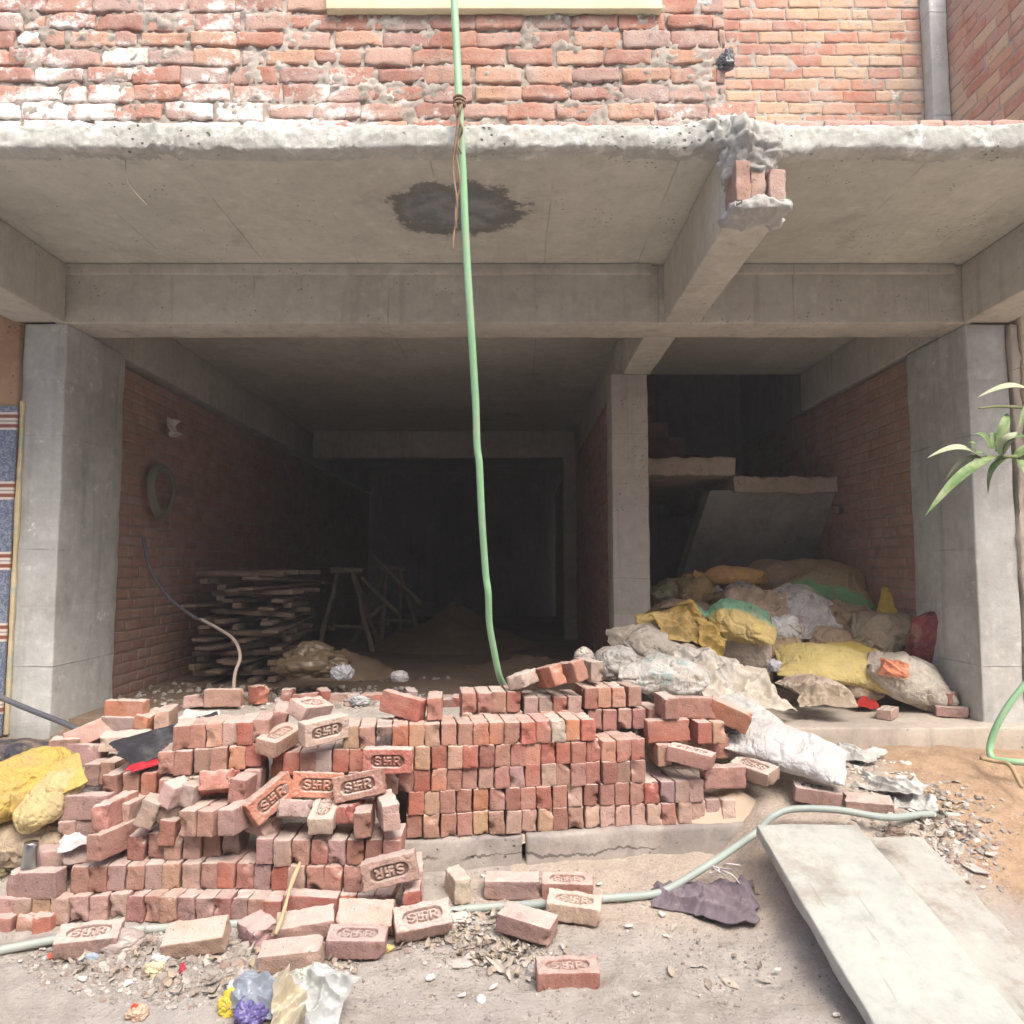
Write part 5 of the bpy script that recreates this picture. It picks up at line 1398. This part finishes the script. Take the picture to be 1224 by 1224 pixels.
# ------------------------------------------------------------------ rubble and leaf litter nobody could count
def rubble(name, areas, mat, label, seed=3, base=0.):
    rg = random.Random(seed); b = MB()
    for (cx, cy, rx, ry, n, s0, s1, flat) in areas:
        for _ in range(n):
            a, r_ = rg.uniform(0, 6.283), math.sqrt(rg.random())
            px, py = cx + math.cos(a) * r_ * rx, cy + math.sin(a) * r_ * ry
            p = on_ground(px, py) if py > 870 else None
            if p is None:
                for k in range(60):
                    w = at(px, py, 4.0 + k * .05)
                    if w.z <= max(gz0(w.x, w.y), .506): p = w; break
                if p is None: continue
                p.z = max(gz(p.x, p.y), .508)
            s = s0 + (s1 - s0) * rg.random() ** 2.2
            k = rg.randint(5, 7)
            m = Matrix.Translation(p + Vector((0, 0, s * .15 * flat))) @ Euler((rg.uniform(-.5, .5), rg.uniform(-.5, .5), rg.uniform(0, 6.3))).to_matrix().to_4x4()
            lo = [m @ Vector((math.cos(6.283 * i / k) * s * rg.uniform(.4, .6), math.sin(6.283 * i / k) * s * rg.uniform(.3, .6), -s * .3 * flat)) for i in range(k)]
            hi = [m @ Vector((math.cos(6.283 * i / k) * s * rg.uniform(.2, .5), math.sin(6.283 * i / k) * s * rg.uniform(.2, .45), s * flat * rg.uniform(.1, .45))) for i in range(k)]
            b.add(lo + hi, [tuple(reversed(range(k))), tuple(range(k, 2 * k))] + [(i, (i + 1) % k, k + (i + 1) % k, k + i) for i in range(k)])
    o = thing_mesh(name, b.mesh(name, mat, False), label=label, kind='stuff', cat='rubble')
    return o
def chipmat(name, cols):
    g = G(name); isl = g.island(); n = len(cols)
    c = g.ramp(isl, [(i / n, q) for i, q in enumerate(cols)], 'CONSTANT'); f = g.noise(g.pos(), 40, 4)
    return g.done(g.mix(g.ma('MULTIPLY', f, .4), c, (.5, .45, .4)), .95, g.bump(f, .4, .004), spec=.1)
rubble('rubble', [(230, 1155, 200, 50, 2600, .003, .030, .55), (250, 1150, 140, 28, 260, .012, .055, .6), (570, 1125, 90, 38, 600, .004, .03, .5), (640, 1215, 180, 40, 350, .003, .014, .7), (1090, 985, 95, 65, 380, .004, .05, .5), (1135, 1015, 60, 40, 170, .006, .06, .5), (1000, 905, 55, 30, 160, .006, .05, .5), (400, 1150, 330, 60, 900, .003, .016, .7), (612, 1120, 600, 110, 1500, .002, .010, .8), (750, 1120, 200, 80, 300, .004, .016, .7), (700, 1060, 200, 20, 200, .005, .02, .7), (880, 1180, 150, 40, 160, .004, .014, .7), (1180, 1010, 60, 60, 150, .006, .03, .7), (250, 832, 120, 14, 260, .01, .07, .7), (430, 835, 90, 14, 260, .01, .07, .7), (430, 798, 190, 18, 420, .008, .06, .6), (620, 795, 90, 14, 160, .008, .05, .6), (870, 845, 60, 18, 160, .006, .04, .5), (1140, 880, 70, 10, 60, .006, .03, .6)],
       chipmat('rubble_chips', [(.36, .33, .30), (.42, .39, .36), (.29, .26, .235), (.52, .50, .475), (.31, .215, .18), (.235, .205, .18), (.37, .335, .30), (.27, .24, .215)]), 'grey chips of brick, mortar and dry leaves strewn over the ground')
rubble('rubble', [(1010, 912, 50, 28, 260, .004, .05, .3), (1060, 945, 60, 36, 320, .004, .05, .3), (1105, 990, 65, 46, 280, .004, .045, .3), (1145, 1030, 50, 40, 130, .006, .05, .3), (1000, 895, 40, 14, 200, .006, .03, .5)],
       chipmat('white_chips', [(.58, .58, .55), (.50, .49, .45), (.62, .61, .58), (.34, .31, .27), (.42, .39, .35)]), 'streak of white lime chips and torn plastic on the sand at right', 9)

def leaves(name, areas, mat, label, seed=5):
    rg = random.Random(seed); b = MB()
    for cx, cy, rx, ry, n in areas:
        for _ in range(n):
            a, r_ = rg.uniform(0, 6.283), math.sqrt(rg.random())
            p = on_ground(cx + math.cos(a) * r_ * rx, cy + math.sin(a) * r_ * ry, rg.uniform(.002, .014))
            L_, w_, cu = rg.uniform(.03, .07), rg.uniform(.012, .028), rg.uniform(-.5, .8)
            m = Matrix.Translation(p) @ Euler((rg.uniform(-.7, .7), rg.uniform(-.6, .6), rg.uniform(0, 6.3))).to_matrix().to_4x4()
            b.grid(lambda u, v: m @ Vector(((u - .5) * L_, (v - .5) * w_ * (.15 + math.sin(math.pi * min(1, u * .92 + .06))), cu * (abs(v - .5) * w_ + 1.6 * (u - .5) ** 2 * L_) + .004 * math.sin(u * 9 + a))), 6, 4)
    return thing_mesh(name, b.mesh(name, mat), label=label, kind='stuff', cat='leaves')
leaves('dry_leaves', [(590, 1115, 70, 36, 170), (500, 1105, 40, 30, 50), (230, 1150, 170, 40, 120), (640, 1150, 60, 25, 50), (1100, 990, 60, 50, 70), (850, 1120, 120, 60, 14), (380, 1150, 60, 25, 40)], chipmat('dead_leaf', [(.34, .29, .24), (.42, .37, .31), (.27, .22, .18), (.46, .42, .37), (.38, .31, .22)]), 'dry grey brown leaves scattered over the street')
# ------------------------------------------------------------------ ramp slabs
def slab(name, x0, x1, d0, d1, zt0, zt1, th, seed, label, m=None):
    """A plank of stone from its top end at (d0, zt0) to its foot at (d1, zt1)."""
    ln = math.hypot(d0 - d1, zt0 - zt1)
    an = math.atan2(zt0 - zt1, d0 - d1)
    b = MB()
    b.rbox((-(x1 - x0) / 2, -ln, -th), ((x1 - x0) / 2, 0, 0), .03, .0045, .009, seed=seed)
    return thing_mesh(name, b.mesh(name, m or M_RAMP), ((x0 + x1) / 2, d0, zt0), Matrix.Rotation(an, 3, 'X'), label=label, cat='slab')
slab('stone_slab', 1.125, 1.60, 3.58, 2.0, .328, -.005, .055, 1., 'large pale concrete slab laid as a ramp up to the step')
slab('stone_slab', 1.58, 1.91, 3.60, 2.1, .262, -.10, .05, 6., 'lower pale slab half in the sand beside the big ramp slab', M_RAMP2)

# ------------------------------------------------------------------ pipes and hoses
def tubething(name, pts, r, mat, label, cat, n=10, sub=8, group=None):
    p = spline(pts, sub) if sub else [Vector(q) for q in pts]
    b = MB(); c = Vector(p[0])
    b.tube([Vector(q) - c for q in p], r, n)
    return thing_mesh(name, b.mesh(name, mat), c, label=label, cat=cat, group=group)
M_GREEN = simple('green_hose_plastic', (.30, .56, .33), .36, .2, 5, .15, (.7, (.40, .45, .33)), spec=.5)
M_GREY = simple('grey_green_pipe_plastic', (.36, .42, .39), .45, .15, 5, .1, (.5, (.50, .46, .40)), spec=.35)
M_DARKP = simple('dark_pipe_plastic', (.10, .105, .12), .4, .2, 6, .1, (.3, (.25, .23, .22)), spec=.4)
def gp(px, py, dz=.02):
    return on_ground(px, py, dz)
pipe = [gp(-30, 1142, .02), gp(0, 1136, .02), gp(40, 1128, .02), gp(75, 1122, .02), gp(160, 1112, .015), gp(270, 1105, .012), gp(380, 1100, .012), gp(470, 1098, .015), gp(545, 1088, .02), gp(600, 1083, .02), gp(660, 1080, .02), gp(720, 1074, .02), gp(772, 1070, .02), gp(800, 1062, .03)]
q = at(850, 1032, 3.52); pipe += [q, at(880, 1012, 3.62), at(905, 994, 3.70), at(925, 975, 3.72), at(950, 967, 3.74), at(1000, 968, 3.72), at(1060, 977, 3.70), at(1110, 973, 3.82), at(1150, 976, 3.85)]
tubething('water_pipe', pipe, .0165, M_GREY, 'long grey green pipe running across the ground behind the loose bricks', 'pipe', 12)
b = MB()
for k in range(7):
    a0 = at(858 + rb.uniform(-10, 10), 1040 + rb.uniform(-6, 4), 3.50 + rb.uniform(-.03, .03)); a1 = a0 + Vector((rb.uniform(.0, .09), rb.uniform(-.05, .02), rb.uniform(-.06, .01))); mid = (a0 + a1) / 2 + Vector((rb.uniform(-.03, .03), -.02, .015))
    b.tube(spline([a0, mid, a1], 5), .0035, 5)
loc = at(858, 1040, 3.5)
thing_mesh('string', recentre(b.mesh('string', simple('white_twine', (.66, .63, .62), .9)), loc), loc, label='tangle of white string tied round the grey green pipe', cat='string')
# the long green hose hanging in front of the opening
gh = [at(542, -60, 3.40), at(543, 0, 3.41), at(546, 60, 3.42), at(549, 125, 3.42), at(553, 200, 3.46), at(557, 290, 3.52), at(563, 390, 3.60), at(568.5, 480, 3.72), at(570.2, 532, 3.79), at(573, 556, 3.82), at(576, 620, 3.92), at(580.5, 685, 4.04), at(583.5, 708, 4.07), at(585, 745, 4.16), at(590, 775, 4.24), at(597, 808, 4.34), at(604, 822, 4.45)]
tubething('green_hose', gh, [.0185] * ((len(gh) - 1) * 8 + 1), M_GREEN, 'long light green hose hanging from above down to the bricks', 'hose', 14, 8)
M_ROPE = simple('jute_rope', (.30, .20, .13), .95, .3, 40, .8)
b = MB()
loc = at(549, 122, 3.40)
for k in range(3):
    c = at(549, 118 + k * 4, 3.42)
    b.tube([c + Vector((math.cos(a) * .026, math.sin(a) * .026, .002 * math.sin(3 * a))) for a in [2 * math.pi * i / 14 for i in range(15)]], .006, 6)
for s_, l in ((0, 175), (1, 150), (2, 60)):
    pr = [at(544 + s_ * 3 + 2.5 * math.sin(k * .7 + s_), 124 + l * k / 16, 3.395 + .01 * math.sin(k * 1.1 + s_)) for k in range(17)]
    b.tube(spline(pr, 4), [.007 * (1 - .4 * i / 64) for i in range(65)], 6)
thing_mesh('rope', recentre(b.mesh('rope', M_ROPE), loc), loc, label='frayed brown rope knotted round the green hose with a dangling end', cat='rope')
# green hose loop at the right edge
tubething('green_hose', [at(1275, 745, 4.1), at(1250, 790, 4.1), at(1222, 822, 4.1), at(1198, 855, 4.12), at(1184, 888, 4.15), at(1186, 906, 4.12), at(1205, 910, 4.05), at(1235, 912, 4.0), at(1290, 915, 3.95)], .017, M_GREEN, 'loop of green hose on the sand at the right edge', 'hose', 12)
tubething('dry_stalk', [at(1172, 906, 4.06), at(1190, 910, 4.05), at(1206, 914, 4.0), at(1216, 930, 3.95), at(1222, 942, 3.9)], [.012, .011] * 16 + [.004], simple('dry_stalk', (.40, .30, .18), .9), 'dry yellowish stalk lying by the green hose loop', 'stalk', 7, 8)
# dark pipe against the left column
tubething('dark_pipe', [at(-40, 812, 4.75), at(0, 833, 4.70), at(40, 850, 4.66), at(80, 866, 4.6), at(105, 880, 4.5), at(125, 900, 4.3)], .017, M_DARKP, 'dark grey pipe slanting down across the foot of the left column', 'pipe', 10)
# hose coiled on a nail of the left inner wall
cp = []
cw = Vector((-2.93, 6.3, 0))
zc = at(186, 588, 6.3).z
for k in range(0, 58):
    a = k * 2 * math.pi / 19
    r_ = .215 - .0008 * k
    cp.append(Vector((-2.955 + .013 * (k // 19) + .01 * math.sin(a * 2), 6.30 + math.cos(a) * r_ * (1 + .03 * math.sin(a * 1.31)), zc + math.sin(a) * r_ * 1.05 )))
tubething('coiled_hose', cp, .018, simple('dull_green_hose', (.20, .20, .145), .6, .2, 6), 'dull green hose coiled on the dim left brick wall', 'hose', 10, 3)
tubething('cable', [at(170, 640, 6.0), at(180, 680, 5.98), at(200, 712, 5.9), at(228, 735, 5.8), at(243, 742, 5.7)], .012, M_DARKP, 'dark cable hanging below the coiled hose on the left wall', 'cable', 7)
tubething('cable', [at(240, 740, 5.6), at(262, 752, 5.4), at(280, 765, 5.2), at(287, 785, 5.05), at(281, 805, 4.95), at(279, 828, 4.85)], .0115, simple('pale_cable', (.34, .28, .24), .6), 'pale bent cable rising from the rubble before the timber pile', 'cable', 7)
b = MB(); p0 = at(150, 190, 3.6); pts_ = [p0, at(152, 215, 3.6), at(160, 228, 3.62), at(176, 246, 3.65)]
b.tube([q - p0 for q in spline(pts_, 6)], .0022, 5)
thing_mesh('string', b.mesh('string', simple('pale_string', (.55, .48, .42), .9)), p0, label='thin pale string dangling from the slab edge at left', cat='string')

# ------------------------------------------------------------------ stick, tumbler
a0, a1 = at(329, 1117, 3.02), at(358, 1031, 3.33)
b = MB(); b.tube([(a0 * (1 - t) + a1 * t) - a0 + Vector((.004 * math.sin(t * 7), 0, 0)) for t in [i / 10 for i in range(11)]], [.0085 + .002 * math.sin(i) for i in range(11)], 7)
thing_mesh('stick', b.mesh('stick', simple('peeled_wood', (.56, .42, .26), .8, .25, 12)), a0, label='peeled pale stick leaning against the front brick stack', cat='stick')
b = MB(); h = .105
prof = [(.0, .002), (.027, .002), (.0285, .006), (.031, .03), (.0335, .07), (.0355, h - .003), (.0365, h), (.0350, h - .001), (.033, .07), (.030, .03), (.027, .008), (0, .008)]
prof = [(r_, h - z) for r_, z in prof]   # it stands upside down, mouth on the brick
b.grid(lambda u, v: (prof[min(len(prof) - 1, round(u * (len(prof) - 1)))][0] * math.cos(6.28318 * v), prof[min(len(prof) - 1, round(u * (len(prof) - 1)))][0] * math.sin(6.28318 * v), prof[min(len(prof) - 1, round(u * (len(prof) - 1)))][1]), len(prof) - 1, 40, wrap=True)
g = G('brushed_steel'); M_STEEL = g.done((.50, .50, .49), .28, g.bump(g.noise(g.vmul(g.obj(), (2, 2, 160)), 4, 3), .08, .002), Metallic=1.0)
pt = at(34, 1046, 3.36)
thing_mesh('steel_tumbler', b.mesh('steel_tumbler', M_STEEL), (pt.x, 3.37, .004 + .1075 + .102), label='steel tumbler standing upside down on a dark brick at left', cat='tumbler')
# ------------------------------------------------------------------ timber pile along the left wall
M_WOOD = simple('weathered_timber', (.22, .165, .12), .9, .35, 7, .6)
rw = random.Random(12)
def plank(w, h, l, seed):
    b = MB(); b.rbox((-l / 2, -w / 2, -h / 2), (l / 2, w / 2, h / 2), .12, .004, .004, seed=seed); return b.mesh('plank', M_WOOD)
PL = [None] * 0 + [plank(.10, .028, 1.25, 1.), plank(.075, .045, 1.0, 2.), plank(.13, .022, 1.45, 3.), plank(.05, .05, 1.15, 4.), plank(.07, .04, .80, 5.)]
z = .50
layers = 17
for k in range(layers):
    hh = .058
    n = rw.randint(3, 4)
    along = k % 3 != 1
    for j in range(n):
        m = PL[rw.randrange(4)]
        side = ['left', 'middle', 'right', 'far right'][j] if n == 4 else ['left', 'middle', 'right'][j]
        x = -2.76 + (j + .5) / n * .80 + rw.uniform(-.05, .05)
        if along:
            yaw = 90 + rw.uniform(-14, 10); y = 7.15 + rw.uniform(-.14, .14)
        else:
            yaw = rw.uniform(-14, 14); y = 6.75 + j * .22; x = -2.36 + rw.uniform(-.08, .08); m = PL[4]
        o = bpy.data.objects.new('plank', m); COL.objects.link(o)
        o.matrix_world = Matrix.Translation((x, y, z + hh / 2 + (0 if along else .005 * j))) @ rotm(yaw, rw.uniform(-4, 4), rw.uniform(-2.5, 2.5)).to_4x4()
        side2 = side if along else ['nearest', 'second nearest', 'third nearest', 'farthest'][j]
        tag(o, f"weathered plank, {side2} in layer {k + 1} from the bottom of the dim timber pile" if 0 < k < layers - 1 else (f"weathered plank, {side2} of the top layer of the timber pile" if k else f"weathered plank, {side2} of the bottom layer of the timber pile"), 'plank', 'planks of the timber pile inside')
    z += hh
# ------------------------------------------------------------------ pole trestles
M_POLE = simple('pole_wood', (.45, .37, .29), .9, .3, 9, .5)
def trestle(x, y, h, w, yaw, label, lean=0.):
    t = empty('pole_trestle', (x, y, .50), label=label, cat='trestle', group='pole trestles in the dark back room')
    t.rotation_euler = (0, 0, R(yaw))
    def pole(nm, a, c, r_=.033):
        b = MB(); a, c = Vector(a), Vector(c)
        b.tube([a + (c - a) * k / 6 + Vector((.01 * math.sin(k * 2 + r_), .01 * math.cos(k * 1.3), 0)) for k in range(7)], [r_ * (1 - .04 * k) for k in range(7)], 8)
        return part(nm, b.mesh(nm, M_POLE), t, world=False)
    for sx in (-1, 1):
        pole('leg', (sx * (w / 2 + .16) - .04, -.34, -.02), (sx * (w / 2 - .10) + lean, .02, h + .05))
        pole('leg', (sx * (w / 2 + .22) + .10, .34, -.02), (sx * (w / 2 - .10) + lean, -.02, h + .05))
        pole('rail', (sx * w / 2, -.26, h * .28), (sx * w / 2, .26, h * .28), .022)
    pole('top_pole', (-w / 2 - .02 + lean, 0, h), (w / 2 + .04 + lean, 0, h), .042)
    pole('brace', (-w / 2, -.24, h * .32), (w / 2, -.24, h * .30), .022)
    return t
p = at(425, 690, 9.8)
trestle(p.x - .04, 9.4, .98, .34, 20, 'rough pole trestle standing at the left of the dark room')
t2 = trestle(at(465, 700, 10.4).x, 10.3, 1.0, .40, 50, 'rough pole trestle with splayed legs, behind the first one', .1)

for (px0, py0, px1, py1, d0, d1, lab) in ((503, 722, 446, 664, 9.3, 9.9, 'long thin pole leaning to the right of the trestles in the dark room'), (478, 736, 432, 690, 9.2, 9.5, 'short pole leaning low between the trestles in the dark room'), (440, 738, 462, 722, 9.3, 9.3, 'short stick crossing the lower end of the leaning pole')):
    a0, a1 = at(px0, py0, d0), at(px1, py1, d1)
    b = MB(); b.tube([(a1 - a0) * (i / 8) + Vector((.008 * math.sin(i), 0, .008 * math.cos(i * 1.3))) for i in range(9)], [.028 - .001 * i for i in range(9)], 8)
    thing_mesh('pole', b.mesh('pole', M_POLE), a0, label=lab, cat='pole', group='poles leaning in the dark room')
# ------------------------------------------------------------------ plant at the right edge
M_LEAF = G('oleander_leaf')
o_ = M_LEAF.obj(); f_ = M_LEAF.noise(o_, 22, 5, .6)
M_LEAF = M_LEAF.done(M_LEAF.mix(M_LEAF.sm(f_, .35, .7), (.10, .19, .06), (.30, .36, .18)), .62, M_LEAF.bump(f_, .3, .003), spec=.4)
M_LEAF2 = simple('pale_leaf', (.42, .46, .30), .5, .2, 16, .2)
M_STEM = simple('plant_stem', (.24, .27, .13), .7, .25, 12)
PLN = empty('leafy_shrub', (2.25, 2.9, .1), label='leafy green branch of a shrub reaching in at the right edge', cat='plant')
def leaf(base, tip, w, m=M_LEAF, curl=.03, name='leaf'):
    base, tip = Vector(base), Vector(tip)
    ax = (tip - base); L_ = ax.length; ax.normalize()
    side = ax.cross(Vector((0, -.55, .83))).normalized(); up = side.cross(ax)
    b = MB()
    def f(u, v):
        s_ = (v - .5) * 2
        ww = w / 2 * math.sin(math.pi * min(1, .06 + u * .94) ** .8) ** .85
        return base + ax * (u * L_) + side * (s_ * ww) + up * (curl * math.sin(u * 3.14) + .25 * ww * abs(s_)) - Vector((0, 0, .05 * u * u))
    b.grid(f, 16, 6)
    n = len(b.v); g_ = list(b.f)
    b.v += [tuple(Vector(q) - up * .0015) for q in b.v[:n]]; b.f += [tuple(i + n for i in reversed(q)) for q in g_]; b.m += [0] * len(g_)
    return part(name, b.mesh(name, m), PLN)
D = 2.8
b = MB()
b.tube(spline([(2.3, 2.9, .05), (2.28, 2.88, .6), (2.25, 2.85, 1.2), at(1310, 500, D), at(1280, 440, D), at(1290, 360, D)], 6), [.022 - .0004 * i for i in range(31)], 8)
b.tube(spline([at(1330, 520, D), at(1280, 492, D), at(1230, 488, D), at(1195, 486, D), at(1170, 488, D)], 6), [.011 - .0003 * i for i in range(25)], 7)
b.tube(spline([at(1330, 500, D), at(1270, 470, D), at(1240, 455, D)], 6), .008, 7)
part('stem', b.mesh('stem', M_STEM), PLN)
for bx, by, tx, ty, w, m, dd in ((1172, 548, 1107, 532, 22, 'p', 0), (1190, 545, 1105, 601, 20, 'g', -.06), (1166, 540, 1143, 524, 9, 'g', .03), (1182, 535, 1150, 510, 16, 'g', .05), (1186, 536, 1184, 508, 12, 'g', .08), (1192, 540, 1203, 478, 17, 'g', .04), (1196, 544, 1216, 500, 20, 'p', -.05), (1200, 546, 1232, 505, 24, 'g', -.1), (1212, 548, 1260, 530, 22, 'g', 0), (1180, 546, 1155, 548, 9, 'g', .02),
                             (1240, 474, 1167, 460, 24, 'p', 0), (1244, 470, 1222, 448, 22, 'g', .05), (1240, 476, 1215, 500, 14, 'g', -.06), (1262, 470, 1222, 497, 16, 'g', .06), (1205, 546, 1180, 575, 14, 'g', .05), (1215, 547, 1228, 590, 16, 'g', -.04), (1250, 455, 1205, 430, 16, 'g', .08), (1178, 548, 1128, 560, 13, 'p', .04), (1270, 500, 1238, 540, 16, 'g', 0), (1270, 460, 1250, 400, 22, 'g', 0), (1250, 500, 1220, 512, 22, 'g', .05)):
    a, c = at(bx, by, D), at(tx, ty, D + dd)
    leaf(a, c, .70 * w * D / 900, M_LEAF2 if m == 'p' else M_LEAF)
b = MB()
b.tube(spline([at(1300, 545, D), at(1240, 546, D), at(1205, 546, D), at(1175, 547, D)], 6), [.009 - .0002 * i for i in range(19)], 7)
part('twig', b.mesh('twig', M_STEM), PLN)
print('bricks', N_BRICK[0])
